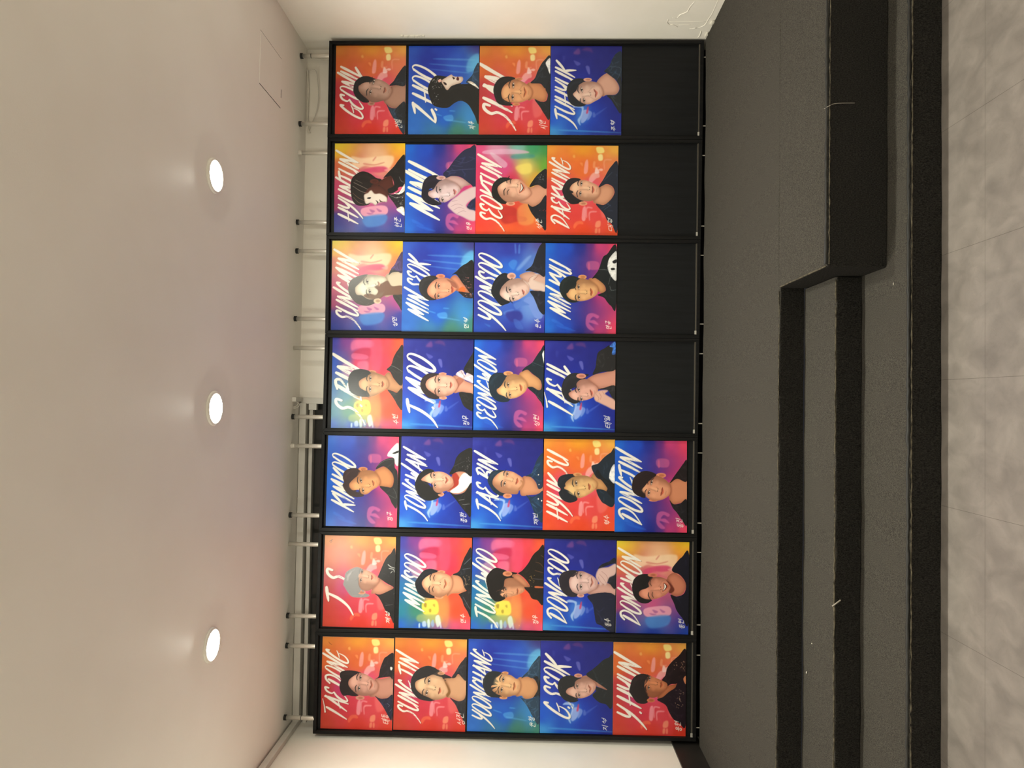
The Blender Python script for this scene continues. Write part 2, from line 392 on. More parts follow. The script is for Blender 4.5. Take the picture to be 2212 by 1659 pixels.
for i, (tl, tr, bl, br) in enumerate(PANEL):
    base = Vector(((bl[0] + br[0]) / 2, DEP / 2, min(bl[1], br[1])))
    t = thing('display_panel', base, PLAB[i], 'display panel', 'seven black display panels')
    def P(p, y):
        return Vector((p[0], y, p[1])) - base
    def ins(p, sx, sz, w=FW):
        return (p[0] + sx * w, p[1] + sz * w)
    itl, itr, ibl, ibr = ins(tl, 1, -1), ins(tr, -1, -1), ins(bl, 1, 1), ins(br, -1, 1)
    bm = bmesh.new()
    for a, b, c, d in ((tl, tr, itr, itl), (bl, ibl, ibr, br), (tl, itl, ibl, bl), (tr, br, ibr, itr)):
        bm_hexa(bm, [P(q, 0) for q in (a, b, c, d)] + [P(q, DEP) for q in (a, b, c, d)])
    fr = obj('frame', bm, M['black_wood'], t)
    bv = fr.modifiers.new('bevel', 'BEVEL'); bv.width = .0015; bv.segments = 2; bv.limit_method = 'ANGLE'
    bm = bmesh.new(); bm_hexa(bm, [P(q, .026) for q in (itl, itr, ibr, ibl)] + [P(q, DEP - .004) for q in (itl, itr, ibr, ibl)])
    obj('backboard', bm, M['board'], t)
    # steel rail in the foot of the recess with its spring clip
    za = (ibl[1] + ibr[1]) / 2 - base.z
    x0, x1 = ibl[0] - base.x, ibr[0] - base.x
    bm = bmesh.new(); bm_box(bm, (x0 + .001, .008 - base.y, za), (x1 - .001, .024 - base.y, za + .0055))
    rl = obj('bottom_rail', bm, M['rail'], t)
    bm = bmesh.new(); bm_box(bm, (x0 + .004, .002 - base.y, za - .0005), (x0 + .028, .0075 - base.y, za + .012)); bm_box(bm, (x0 + .004, .002 - base.y, za - .012), (x0 + .009, .0075 - base.y, za - .0005))
    c = obj('rail_clip', bm, M['metal'], rl)
    for px, py, cap in POLE[i]:
        zt = (tl[1] + tr[1]) / 2
        bm = bmesh.new(); bm_tube(bm, [Vector((px, py, zt - .005)) - base, Vector((px, py, zt + .002)) - base, Vector((px, py, ZC - .002)) - base], .0142, 24)
        po = obj('ceiling_pole', bm, M['metal'], t, True)
        if cap == 1 or cap == 2:
            bm = bmesh.new(); bm_tube(bm, [Vector((px, py, ZC - (.017 if cap == 1 else .026))) - base, Vector((px, py, ZC - .0005)) - base], .0178 if cap == 1 else .0152, 24)
            obj('pole_cap', bm, M['rubber'] if cap == 1 else M['clear'], po)
        if i == 0 and px < .2 or i == 6 and px > 4.4:
            bm = bmesh.new(); zz = ZC - .115 if i == 0 else ZC - .075
            bm_tube(bm, [Vector((px, py, zz)) - base, Vector((px, py, zz + .004)) - base], .0146, 24)
            obj('pole_joint', bm, M['rubber'], po)
        bm = bmesh.new(); bm_tube(bm, [Vector((px, .018, ZLAND - .036)) - base, Vector((px, .018, min(bl[1], br[1]) + .002)) - base], .0036, 12)
        bm_tube(bm, [Vector((px, .018, ZLAND - .036)) - base, Vector((px, .018, ZLAND - .031)) - base], .009, 12)
        obj('levelling_foot', bm, M['clear'], t, True)

# ---------------------------------------------------------------- posters
ARTDATA = '''
@11 A 0.3133,2.1956,-0.59
txt TAE DONG|25,170,532,59
sig 태동|395,448,555,489
col 222,170,155 38,25,32
HB 122,230 145,218 184,214 224,218 249,229 266,268 233,313 241,369 235,379 207,381 173,375 147,380 127,357 118,320 123,292 128,274 119,256
N 351,267 390,266 463,249 467,288 468,371 433,386 383,390 354,381 314,371
C35,27,36 351,263 372,250 383,194 404,137 420,120 470,100 467,257 446,249 396,255
C30,32,60 353,376 383,390 433,387 469,370 466,524 442,502 418,461 392,422
F 247,229 282,235 313,250 345,272 367,295 370,314 365,339 351,357 325,371 283,377 246,372 212,350 187,325 176,303 180,277 203,255 225,240
E 255,390,29,14
X 255,259 247,329 299,297 323,274 316,335 S
V90,45,25,2.3 41,34 50,45 62,50
D235,230,225 449,184 462,190 457,207 448,201
V180,180,200,1.7 434,422 448,433 438,444
V180,180,200,1.7 463,455 450,472
@12 A 0.3177,1.7195,-0.34
txt SUNG JIN|28,160,522,83
sig 성진|403,465,555,466
col 232,190,155 38,36,42
HB 108,285 115,251 140,212 179,186 219,176 259,185 288,204 328,226 374,247 341,265 306,260 285,304 275,360 253,400 208,401 162,390 127,357 112,329
N 323,259 374,250 419,227 470,257 470,335 459,385 423,397 377,378 343,373 342,315
C40,42,52 374,247 396,211 423,163 445,135 470,118 470,263 419,224 397,247
C40,42,52 366,378 400,392 429,398 459,385 472,357 468,543 448,507 425,469 401,420
F 291,204 305,215 312,248 335,276 353,309 359,337 343,370 309,388 264,394 224,378 184,362 149,334 137,307 142,279 181,259 221,244 254,227
B150,105,60 324,265 353,303 368,342 349,373 340,359 353,331
HF 221,244 249,232 283,240 315,245 291,207 225,182 169,211 136,262 181,257
E 305,222,24,10
X 227,274 213,351 263,319 299,313 289,357 L
@13 C 0.3214,1.2398,-0.09
txt YOONCHANG|33,152,548,43
sig 윤창|397,443,559,485
col 235,185,140 35,42,50
HB 100,268 109,238 128,215 154,204 188,205 219,213 219,237 197,282 213,334 214,372 184,372 150,369 127,358 111,335 101,309 97,291
N 321,251 370,236 404,235 435,254 454,280 458,306 451,332 425,366 388,376 365,372 350,357 312,356
C30,32,38 416,235 449,216 469,253 468,369 440,362 425,370 456,310 439,257
C44,72,98 348,245 363,224 389,198 411,160 437,126 468,103 468,253 449,227 416,243 382,232
C44,72,98 340,363 354,372 388,377 429,370 467,362 466,531 439,515 412,467 384,418 354,382
E 241,214,23,10
E 233,373,26,10
F 211,220 234,218 257,222 283,229 310,247 333,255 343,288 336,326 316,352 293,358 267,366 237,368 206,357 183,346 160,327 152,305 167,268 181,241
HF 150,208 211,218 196,237 182,252 201,275 174,273 194,293 160,294 152,309 194,301 160,324 168,342 190,327 183,350 214,357 199,372 146,367 115,320 113,253
X 231,255 221,322 275,295 302,271 297,325 -
V110,140,165,1.1 389,198 448,134 453,197 412,235
V110,140,165,1.1 373,411 453,440 448,388
@14 B 0.3233,0.7690,0.25
txt G.SEOK|28,190,503,82
sig 지석|399,436,569,485
col 226,180,165 36,38,44
HB 113,291 124,251 155,228 201,221 241,234 263,242 224,277 190,322 225,367 248,377 225,392 185,391 151,374 128,346 117,318
N 263,234 303,219 343,241 435,309 395,298 361,285 338,263
C33,40,46 297,216 337,179 371,150 405,118 439,103 468,102 467,412 424,401 384,391 350,364 338,342 361,319 361,291 435,310 366,262
E 245,221,26,13
F 224,266 241,248 280,233 309,230 338,252 358,274 358,302 344,325 327,342 299,357 270,366 242,366 213,356 179,342 167,326 179,306 213,288
HF 133,268 167,236 218,232 224,266 213,291 179,303 162,323 133,313
X 240,288 253,346 295,315 310,278 320,330 S
@15 A 0.3244,0.2980,0.22
txt Y.HYUN|29,182,524,69
sig 용현|395,443,566,496
col 215,140,100 36,24,28
HB 111,279 122,240 150,211 189,200 229,209 241,231 218,266 207,311 230,355 219,386 185,393 151,382 123,346 105,313
N 297,280 348,274 413,261 396,289 349,330 315,359 287,359
C36,20,26 314,241 336,207 347,161 375,122 420,81 468,41 468,254 455,237 413,258 376,262 345,274
C38,24,36 284,365 321,347 360,313 399,286 416,255 468,243 468,526 429,513 389,486 361,442 338,397
E 244,369,26,13
F 207,243 235,215 274,225 314,241 345,257 348,279 326,308 304,331 270,351 236,349 213,322 201,283
HF 207,232 229,223 218,254 201,277 214,311 224,333 196,356 162,334 150,278 173,239
X 235,228 230,288 279,261 309,249 306,286 -
D215,140,100 452,226 467,209 468,259 458,248
Z235,190,160 392,116 466,181 18
Z235,200,170 399,295 462,417 26
@21 A 0.9738,2.1962,-0.97
txt J S|20,175,465,198
sig 재성|408,442,562,480
col 228,175,150 150,147,148
HB 136,283 143,243 171,220 211,203 239,208 257,225 230,259 232,316 257,361 303,383 281,397 235,400 189,396 160,368 138,334 129,317
N 334,303 367,272 402,303 457,330 416,359 371,375 342,371 314,369
C26,24,28 355,264 366,235 386,184 407,139 435,110 468,102 472,533 444,517 409,478 384,427 360,391 337,372 371,377 421,356 460,330 414,303 367,272
E 251,366,26,14
F 235,236 263,219 297,227 332,247 357,269 361,292 346,315 324,338 296,355 268,355 239,338 226,305 225,271
HF 222,214 251,219 230,259 232,305 245,350 229,373 189,373 163,305 183,237
X 252,233 245,287 290,264 315,250 314,284 L
V90,55,35,3.4 32,39 43,33 52,27
V90,55,35,2.3 38,47 49,41
V235,235,230,4.5 420,181 438,195 464,203
V235,235,230,4 427,206 456,212 462,229
V235,235,230,3.4 439,235 450,223
V150,150,155,1.7 408,449 458,438
@22 E 0.9764,1.6979,-0.15
txt MINSOO|33,165,485,94
sig 민수|398,438,555,491
col 240,185,150 28,30,40
HB 102,298 124,259 158,219 197,206 238,213 255,224 210,241 159,275 148,309 184,354 247,392 219,397 167,393 127,371 109,337
N 336,252 376,243 410,265 431,307 432,346 389,360 344,363 310,375
C30,32,40 347,240 387,218 408,162 430,111 468,72 470,340 446,346 423,318 411,274 387,249
C38,36,42 390,366 435,346 470,329 469,507 449,479 425,441 413,407 395,377
E 272,225,26,10
E 259,389,29,10
F 210,239 249,227 290,233 330,252 345,280 343,319 326,352 293,381 253,389 213,376 172,348 149,315 150,287 176,259
X 226,264 220,338 262,300 296,272 291,333 Q
V190,150,120,2.9 416,251 434,285 423,318
Z220,190,140 421,240 457,323 10
V130,140,155,2.9 420,173 465,128
V130,140,155,2.3 409,206 466,195
V130,140,155,2.3 418,385 465,462
@23 E 0.9805,1.2248,-0.35
txt JUNGWOO|27,155,549,55
sig 정우|396,438,554,492
col 225,165,130 22,16,20
HB 96,254 122,216 153,196 199,203 238,217 296,225 277,239 262,258 216,278 210,319 187,350 219,387 200,406 165,415 138,400 114,367 101,322 93,284
N 262,239 300,235 332,257 379,312 348,316 317,309 278,273
C26,18,16 300,227 327,208 364,162 393,109 427,75 468,59 471,408 428,397 393,387 372,353 341,318 379,312 351,267 316,238
F 216,270 255,258 286,269 317,291 341,316 343,339 326,354 299,366 265,378 238,383 211,387 188,377 164,366 156,351 187,335 209,312
E 231,232,31,17
HF 152,321 209,316 217,327 191,342 214,353 187,365 203,380 219,389 200,405 157,411 141,378 164,369 152,353 187,335
X 223,332 227,376 266,356 297,325 297,363 -
V110,80,55,3.5 414,153 441,160 468,190
V100,72,50,4.6 411,206 438,213 465,220
V110,85,60,3.8 447,108 466,119
V90,90,105,3.8 401,259 432,262 462,261
D200,110,70 414,307 468,310 468,318 416,319
Z225,190,110 370,237 406,315 12
@24 B 0.9815,0.7589,-0.34
txt DONGSOO|30,157,545,50
sig 동수|396,444,561,504
col 228,190,185 40,34,48
HB 101,264 118,223 158,205 204,201 221,209 205,238 171,262 171,307 207,346 241,356 207,374 161,370 126,343 108,309
N 298,303 343,290 406,277 469,308 468,356 407,358 350,358 287,348
C24,30,60 293,360 468,358 469,593 428,585 382,554 348,538 335,482 323,421
C28,32,48 353,188 375,159 420,140 468,122 469,308 434,287 411,254 467,153 375,181
E 243,364,23,12
F 210,215 244,205 285,218 319,234 342,256 354,278 344,313 315,331 281,349 247,358 207,348 178,330 164,302 168,262 187,233
HF 181,210 216,220 193,244 167,250 171,307 190,346 150,359 120,309 124,246
X 242,234 245,307 286,269 311,246 306,308 S
B225,190,185 339,233 353,193 375,181 421,174 467,153 466,218 428,242 414,276 400,299 389,283 369,300 360,278 348,262
V150,105,105,1.7 354,239 371,272 394,291
V150,105,105,1.7 362,221 388,249 406,277
V150,105,105,1.7 376,204 405,226 419,254
@25 F 0.9769,0.2851,-0.09
txt DONGWON|29,158,542,51
sig 동원|401,443,560,495
col 222,150,125 24,18,22
HB 101,293 113,248 146,219 191,211 230,221 208,250 209,290 164,314 153,348 199,375 232,379 199,400 154,396 120,366 105,327
N 326,241 365,200 411,221 445,260 449,293 429,334 390,349 350,331
C24,24,42 365,194 359,172 387,132 421,97 468,81 469,519 426,487 391,442 374,398 350,342 390,352 435,333 450,288 440,249 405,210
E 233,217,31,13
F 208,262 231,233 276,228 321,241 347,263 350,291 339,320 317,343 289,358 255,370 221,374 182,370 153,354 147,331 164,314 198,301
HF 208,228 236,233 208,267 209,295 164,308 130,281 163,229
X 221,270 235,345 282,302 307,264 299,324 QT
B120,55,40 321,247 349,268 375,307 356,330 339,325 350,291
@31 D 1.6278,2.1899,-0.34
txt KIMKOO|36,182,498,98
sig 김구|399,439,553,489
col 225,165,115 58,36,36
HB 104,272 117,231 162,212 202,214 231,230 198,271 153,306 155,347 224,375 247,392 202,401 156,393 121,359 104,324 113,306
N 311,230 368,198 402,212 432,246 441,281 428,330 394,328 348,325 324,270
C38,38,42 322,215 333,189 372,154 437,139 445,200 466,246 467,457 437,443 419,408 401,380 348,328 394,329 428,330 441,287 432,246 402,212 368,196
C235,235,235 394,125 416,84 466,43 468,182 447,177 437,139
E 236,216,30,14
F 209,236 243,224 288,224 317,236 341,270 350,299 337,328 303,351 270,378 247,382 224,372 212,352 172,355 151,335 151,312 176,283 198,262
HF 197,225 220,230 198,265 176,277 153,300 125,295 152,237
X 225,291 241,356 280,323 299,288 309,325 -
V150,150,150,1.7 330,195 378,157 438,145
V150,150,150,1.7 440,339 458,373 456,402 407,379
D40,40,42 428,107 465,90 465,104 437,113
@32 B 1.6319,1.7055,-0.54
txt JONGWAN|34,165,518,74
sig 종완|394,443,559,487
col 240,185,160 26,24,28
HB 101,292 123,245 163,213 197,211 221,226 187,250 141,286 189,314 242,371 271,371 306,359 283,376 260,394 215,415 168,416 127,390 103,350 96,321
N 321,283 360,230 418,224 469,252 470,310 422,357 364,372 323,358 306,347
B180,60,45 338,242 360,230 387,265 383,306 346,335 311,350 351,312
C235,235,240 385,271 418,230 469,252 470,287 433,334 387,363 329,356 380,311
C26,26,30 320,237 348,184 364,131 403,90 468,75 470,246 418,224 372,224 338,242
C26,26,30 323,356 364,374 422,357 470,299 468,507 437,490 401,450 365,404
E 269,374,20,15
F 204,233 244,226 285,231 326,254 347,283 339,312 323,341 294,353 248,365 218,343 212,314 177,297 139,286 147,268 181,244
X 222,250 229,316 275,277 297,257 297,304 SL
V110,110,115,1.7 348,190 417,154
Z150,145,150 404,131 459,217 14
V150,150,155,3.5 388,410 423,403
V150,150,155,2.9 412,438 458,432
@33 B 1.6332,1.2365,-0.16
txt JAE BIN|34,171,505,93
sig 재빈|403,437,561,479
col 232,175,140 28,48,66
HB 103,278 112,247 135,219 170,211 208,212 216,218 185,230 155,250 140,277 152,324 180,350 219,363 204,378 173,373 141,351 117,317 107,297
N 329,258 372,249 395,260 419,287 439,329 470,293 469,351 439,358 420,366 381,369 320,368
C28,58,88 352,246 387,226 402,194 421,143 440,112 469,102 469,293 439,329 419,283 395,256 372,249
C28,58,88 358,371 397,380 435,364 469,351 468,537 438,524 410,479 390,434 374,396
E 235,378,29,16
F 208,216 240,215 271,222 302,239 329,258 338,285 330,312 311,335 300,363 266,367 235,364 204,359 180,348 152,324 136,301 140,270 162,242 185,226
B200,140,100 318,274 342,288 334,320 312,343 307,328 330,300
X 232,235 215,299 264,273 298,260 288,303 L
V110,150,190,1.6 395,225 429,194
V110,150,190,1.6 390,422 429,452
D240,225,215 434,232 439,235 436,241 430,237
D240,225,215 438,296 444,299 440,304 436,301
D240,225,215 436,388 441,392 438,399 432,394
D240,225,215 457,400 463,403 460,410 454,406
@34 a 1.6318,0.7718,0.32
txt HYUK SU|29,163,540,59
sig 혁수|395,438,556,488
col 230,185,130 26,34,46
HB 96,299 104,253 139,232 191,227 232,234 203,251 174,263 145,299 146,333 187,367 227,389 204,409 164,413 123,391 103,351 117,328
N 313,250 344,214 347,249 382,266 420,317 411,337 371,323 342,324
C28,44,60 315,177 359,157 399,115 439,86 468,77 469,413 400,417 371,386 354,352 351,326 388,326 417,337 420,317 382,266 347,246
C22,26,34 342,226 359,197 394,248 469,293 468,384 417,340 420,317 382,266
C235,235,240 431,239 445,184 468,166 469,281 440,265
E 225,231,28,12
F 203,243 249,236 295,241 330,261 351,283 348,312 331,335 302,356 268,374 233,383 210,372 175,355 146,339 140,310 151,281 174,261
HF 145,287 162,261 209,243 174,238 122,276 111,311 146,310
HF 146,327 181,344 210,372 224,389 175,396 129,368 123,328
X 218,286 233,356 270,315 297,287 303,330 L
@35 D 1.6297,0.3043,0.71
txt DONGJIN|29,176,546,50
sig 동진|396,444,566,498
col 232,165,130 40,24,28
HB 112,288 124,242 165,206 205,196 251,207 274,226 245,250 199,285 176,332 199,366 165,364 130,345 113,317
N 348,281 405,245 468,261 467,386 427,401 382,411 359,389
C34,26,30 359,275 382,235 416,188 445,147 468,127 468,261 405,245
C30,28,34 356,384 382,411 427,404 468,383 468,545 438,517 404,467 376,434
E 301,225,32,16
E 251,387,29,8
F 251,238 279,229 314,242 348,270 362,304 359,344 336,367 308,382 273,389 233,382 205,365 188,343 176,320 199,291 228,256
HF 257,215 251,250 222,262 199,291 182,315 193,343 199,371 159,361 124,322 130,259 188,211
X 240,270 222,339 274,318 311,302 299,357 L
@41 E 2.2729,2.1715,0.15
txt S.BIN|28,201,531,111
sig 수빈|402,445,566,493
col 215,170,130 34,34,38
HB 108,296 113,249 142,214 188,204 234,212 263,230 247,265 178,296 178,325 237,354 260,380 214,388 162,378 121,349
N 345,252 379,223 415,275 466,298 466,331 433,354 410,346 369,338 329,323
C38,36,38 361,205 390,175 406,122 434,74 468,53 468,298 415,272 385,222
C38,36,38 369,338 410,349 433,356 467,331 468,466 441,446 417,405 393,370
E 263,224,29,12
F 240,242 269,224 316,235 351,252 371,282 375,311 358,335 318,362 272,383 237,383 219,348 184,325 175,296 195,272 229,254
HF 178,290 200,254 246,242 258,230 228,212 142,225 120,279 133,349 191,372 249,383 237,354 190,331
X 255,265 255,336 308,306 334,282 333,323 L
V190,190,190,1.7 390,178 425,193 466,219
@42 B 2.2740,1.7025,0.38
txt J.MOO|31,207,532,72
sig 정무|394,441,567,500
col 236,185,165 44,28,32
HB 116,297 130,256 165,229 212,225 242,234 201,255 160,285 167,332 202,355 249,384 220,396 173,388 138,356 120,326
N 330,247 371,247 419,276 468,299 468,364 407,347 372,347 337,348
C26,26,30 400,199 429,139 453,98 468,82 468,246 430,234
C230,205,215 348,229 389,202 412,235 424,220 468,246 468,287 419,270 371,247
C26,26,30 372,350 419,350 468,367 467,467 432,459 402,435 384,394
B190,120,100 348,271 371,253 401,270 372,306 343,348 360,306
E 262,229,26,9
E 267,387,26,11
F 207,246 242,234 289,236 330,247 354,277 363,306 349,336 325,360 290,375 249,381 220,367 190,349 161,326 151,297 166,267
X 239,268 240,343 285,304 316,280 313,324 L
V60,40,50,2.3 383,211 407,247
@43 D 2.2737,1.2397,0.38
txt SEONGWON|29,150,561,56
sig 성원|397,439,564,485
col 238,190,140 20,44,62
HB 103,287 109,251 132,224 167,215 203,219 234,238 211,250 188,293 157,325 172,356 212,379 243,387 232,404 196,409 157,400 129,377 110,342
N 300,229 354,195 385,220 428,247 446,274 448,301 441,325 421,325 390,306 355,310
C22,40,54 321,206 335,182 385,146 411,107 438,68 468,54 468,414 446,403 426,380 406,353 359,312 390,306 425,325 445,321 450,290 436,255 389,220 354,193
C240,240,240 452,83 468,68 468,161 462,142 454,111
E 230,219,31,15
F 226,234 261,222 296,229 324,248 347,275 355,303 348,330 325,354 294,374 259,384 231,383 204,368 172,356 157,337 160,321 180,305 203,266
HF 214,246 195,285 184,301 160,321 133,318 140,263 179,231
X 231,293 244,359 283,319 307,288 317,335 L
V150,170,180,1.2 387,144 427,160 466,175
V150,170,180,1.2 418,362 457,399
@44 B 2.2733,0.7768,0.28
txt TAE IL|22,193,488,116
sig 태일|395,441,567,479
col 228,175,160 32,34,44
HB 118,304 135,251 175,215 216,209 262,214 297,220 262,243 228,261 211,297 170,326 182,373 241,390 206,411 165,397 136,368 121,339
N 280,255 332,219 407,201 468,183 469,294 396,307 356,316 321,278
C36,36,40 320,219 337,172 343,120 354,72 394,46 435,25 467,83 468,183 378,201
C60,110,190 429,31 467,1 467,77 444,83 449,42
C36,36,40 356,316 396,304 469,291 468,394 437,347 414,318
E 245,229,32,17
F 216,279 239,255 280,249 315,272 350,301 356,325 345,348 316,372 275,387 241,390 206,385 176,367 165,344 188,326 217,308
X 231,317 249,380 284,352 304,316 316,360 L
B228,182,168 330,363 344,336 367,322 414,318 420,327 402,342 426,359 468,388 468,446 409,423 362,401 339,389
V160,105,95,1.7 345,348 362,371 356,389
V160,105,95,1.7 362,336 376,359 371,383
V160,105,95,1.7 385,330 397,348
@51 F 2.9174,2.1871,0.27
txt SUNGMIN|34,179,561,62
sig 성민|404,439,567,496
col 226,222,202 82,76,72
HB 112,300 126,264 161,240 213,224 242,226 213,256 167,298 162,351 215,362 291,401 262,426 216,430 169,416 134,381 113,341
N 353,241 405,204 469,202 468,350 402,358 355,365
C70,50,100 393,187 416,156 439,108 469,72 469,205 428,197
C45,45,50 379,225 393,189 428,197 469,202 405,207
C40,40,40 407,360 467,353 468,456 450,433
F 236,226 283,225 329,232 359,246 368,288 354,329 337,359 308,383 274,387 239,385 203,362 168,357 156,322 167,292 202,256
B125,88,68 284,301 330,283 371,264 401,299 467,297 466,350 402,358 355,362 320,383 279,387 238,379 215,362 238,350 291,354 308,330
B226,220,200 240,326 284,316 308,333 291,360 261,343
E 306,398,26,18
HF 167,298 213,256 236,229 178,239 132,282 139,328
X 237,270 255,337 290,295 307,268 316,304 -
@52 C 2.9142,1.7183,0.07
txt MIN SEOK|35,177,522,76
sig 민석|407,442,570,493
col 232,165,135 36,32,36
HB 109,295 123,253 158,229 205,222 234,234 194,264 171,294 177,341 225,378 178,385 143,365 119,336
N 311,256 351,217 405,278 462,342 424,331 377,326 353,314
B235,120,60 371,314 406,290 418,319 400,334
C26,24,30 328,215 357,191 386,161 420,140 467,127 467,336 405,278 357,214
C40,30,36 371,326 424,331 466,342 466,369 413,364 395,349
E 252,225,30,14
F 200,261 229,243 264,233 317,244 352,273 365,302 353,320 330,338 295,360 260,372 231,378 201,370 172,347 165,317 177,288
B170,105,85 293,245 347,267 362,302 329,291 317,268
X 242,290 241,357 302,321 326,291 330,335 L
Z225,150,150 399,231 459,313 22
Z225,170,160 401,337 460,363 12
@53 H 2.9130,1.2433,0.27
txt YOONSOO|31,177,549,49
sig 윤수|397,441,565,498
col 232,200,190 26,30,40
HB 113,310 127,263 156,222 191,201 226,206 250,226 238,244 192,280 169,316 181,357 240,388 205,409 176,413 140,375 116,340
N 297,220 367,190 419,207 468,212 466,318 391,313 368,284
C30,34,50 337,184 378,149 400,90 429,19 467,4 468,212 419,201 366,187
C30,34,50 368,319 421,318 466,323 467,465 434,453 410,401 392,360
E 245,220,29,22
F 227,250 262,238 303,237 338,260 359,284 365,313 351,337 322,358 287,379 252,388 216,380 181,357 169,333 180,298 204,268
X 236,309 259,370 286,335 315,308 327,343 L
B232,205,195 320,243 356,260 373,225 419,201 408,219 391,242 426,259 466,277 466,321 421,312 374,307 356,284
V150,105,100,1.8 356,260 367,231 408,213
V150,105,100,2.3 391,245 408,230 419,215
V170,130,120,1.8 326,243 356,272 368,301
@54 D 2.9140,0.7770,-0.06
txt MIN KYU|28,170,502,97
sig 민규|397,438,564,505
col 232,180,130 24,36,40
HB 94,293 106,252 140,222 186,216 227,233 216,257 164,292 147,328 189,374 224,383 177,392 137,375 107,340
N 285,239 332,229 373,255 396,290 391,317 356,320
C22,30,36 308,230 348,174 376,91 404,68 467,20 467,416 433,408 409,384 386,355 345,338 385,320 399,302 384,267 332,228
C240,240,240 409,161 416,103 450,56 467,61 467,196 464,243 436,220
D25,30,35 440,114 466,102 466,123 446,129
D25,30,35 429,161 452,158 455,170 435,173
E 244,221,28,15
F 210,248 239,230 280,239 320,262 344,291 345,326 322,350 282,371 241,380 206,377 171,369 148,351 142,328 159,304 193,280
HF 204,245 199,292 165,304 147,328 118,328 129,258 169,228
X 221,287 224,355 269,321 299,294 303,345 L
V180,185,185,1.7 351,171 426,182 416,267
V180,185,185,1.7 425,278 434,305 466,302
@61 F 3.5680,2.1829,0.72
txt HYUNJUN|28,160,537,50
sig 현준|397,449,563,491
col 95,48,38 34,24,24
HB 107,273 121,226 162,194 197,187 238,202 279,231 314,242 291,283 245,295 239,330 198,331 234,400 199,416 152,413 123,384 111,338
N 245,284 291,260 337,230 378,221 396,282 425,305 396,328 350,341 327,358 268,330
C26,22,26 326,230 355,195 395,154 429,107 468,83 468,269 430,293 396,328 367,335 355,306 396,282 378,221 349,224
C40,36,42 356,341 396,340 468,316 468,478 431,450 396,398
C235,225,215 414,439 454,421 468,449 468,481 443,467
C240,225,215 396,334 431,328 468,269 468,316 431,340
F 227,301 291,283 350,329 355,364 347,390 304,394 281,406 275,414 246,397 211,401 199,366 199,343
B240,226,216 222,331 245,313 268,336 303,335 332,347 350,364 349,390 333,390 304,394 281,406 275,414 246,397 211,404 199,366 199,343
E 265,254,29,16
D30,18,20 275,379 293,391 289,403 283,391
D60,20,24 301,373 311,385 326,390 315,391 304,388
D30,20,22 216,366 231,360 245,362 234,372
V235,220,205,1.7 128,261 175,284 222,307
V235,220,205,1.7 122,285 175,319 216,331
V200,160,130,1.7 122,332 164,366 216,389
V200,160,130,1.7 129,361 164,396 205,407
V235,220,205,1.2 139,244 186,267
V200,200,205,1.7 430,223 445,252 465,261
V220,220,220,1.7 367,346 414,363 460,351
Z220,220,220 419,357 460,415 10
@62 D 3.5645,1.7119,0.50
txt MINU|24,229,503,98
sig 민우|404,441,569,514
col 226,200,204 30,26,44
HB 114,276 129,235 164,209 210,205 240,222 223,252 194,287 159,299 165,345 218,380 242,397 195,406 148,392 112,358 109,323
N 258,234 310,210 368,221 433,264 392,279 363,302 334,274
C38,42,78 251,193 286,158 332,94 384,41 425,23 468,20 468,281 433,264 368,218 310,210 269,222
C38,42,78 411,412 468,348 468,435 440,447
E 237,222,31,14
F 211,263 228,246 263,234 310,245 345,268 366,297 358,320 329,349 300,367 265,385 236,382 218,356 183,357 156,340 156,316 188,299
X 232,301 250,368 288,332 322,297 329,335 L
B222,195,200 283,408 306,373 346,343 392,308 468,281 468,348 428,377 405,406 423,429 468,446 468,504 429,505 383,482 342,465 312,442
V150,120,130,1.8 306,413 347,396 382,407
V150,120,130,1.8 324,436 359,419 394,430
V150,120,130,1.8 312,379 347,372
V150,120,130,1.8 347,459 382,442 405,447
V95,100,140,2.4 275,181 356,169 461,162
V80,85,125,2.4 332,105 391,122 460,93
V80,85,125,2.4 309,140 379,149
@63 G 3.5631,1.2443,0.31
txt SEOKJUN|33,172,543,64
sig 석준|396,445,556,484
col 238,185,160 24,22,24
HB 104,305 118,253 159,218 206,214 235,229 189,246 148,276 160,316 196,362 219,385 173,389 137,369 113,346
N 324,286 370,280 411,262 469,279 468,337 424,383 377,407 348,390 289,373
C24,24,34 356,277 381,228 422,181 468,161 468,285 411,262
C24,24,40 345,390 377,408 424,383 468,337 468,555 431,527 395,482 366,442
E 231,388,30,14
F 194,241 241,226 288,228 323,257 353,291 365,320 342,349 313,367 266,373 231,379 196,371 166,345 148,311 145,282 165,258
X 232,237 213,310 271,269 297,246 289,318 QT
Z200,200,205 404,187 451,233 8
Z220,80,80 424,424 465,435 5
@64 a 3.5658,0.7754,0.04
txt DAEKYUNG|33,152,550,59
sig 대경|401,435,565,473
col 238,185,155 28,24,32
HB 102,301 114,261 142,226 183,216 223,226 177,255 155,284 178,336 243,370 202,387 156,387 121,353 109,325
N 340,284 391,258 432,275 443,312 421,358 382,390 335,387 306,367
C34,42,62 340,278 373,221 424,134 469,134 468,557 429,519 400,496 377,451 324,387 376,393 421,358 445,312 432,272 391,255
E 240,385,28,14
F 218,232 258,232 305,249 340,272 349,307 335,341 306,364 260,370 225,362 190,342 161,313 152,284 172,255
HF 166,301 175,313 161,324 187,342 167,342 202,370 144,359 137,301
X 228,252 222,319 276,284 302,269 300,318 L
V90,105,130,2.3 374,232 430,175
V90,105,130,2.3 376,427 422,393
@71 A 4.2247,2.1905,0.38
txt GEONIL|35,183,497,103
sig 건일|394,449,556,492
col 192,155,140 32,30,34
HB 119,297 130,244 168,212 208,205 243,214 272,232 238,238 191,250 157,274 163,309 193,350 228,379 187,382 146,356 126,327
N 320,326 365,279 405,267 467,264 467,381 407,419 361,408 326,379
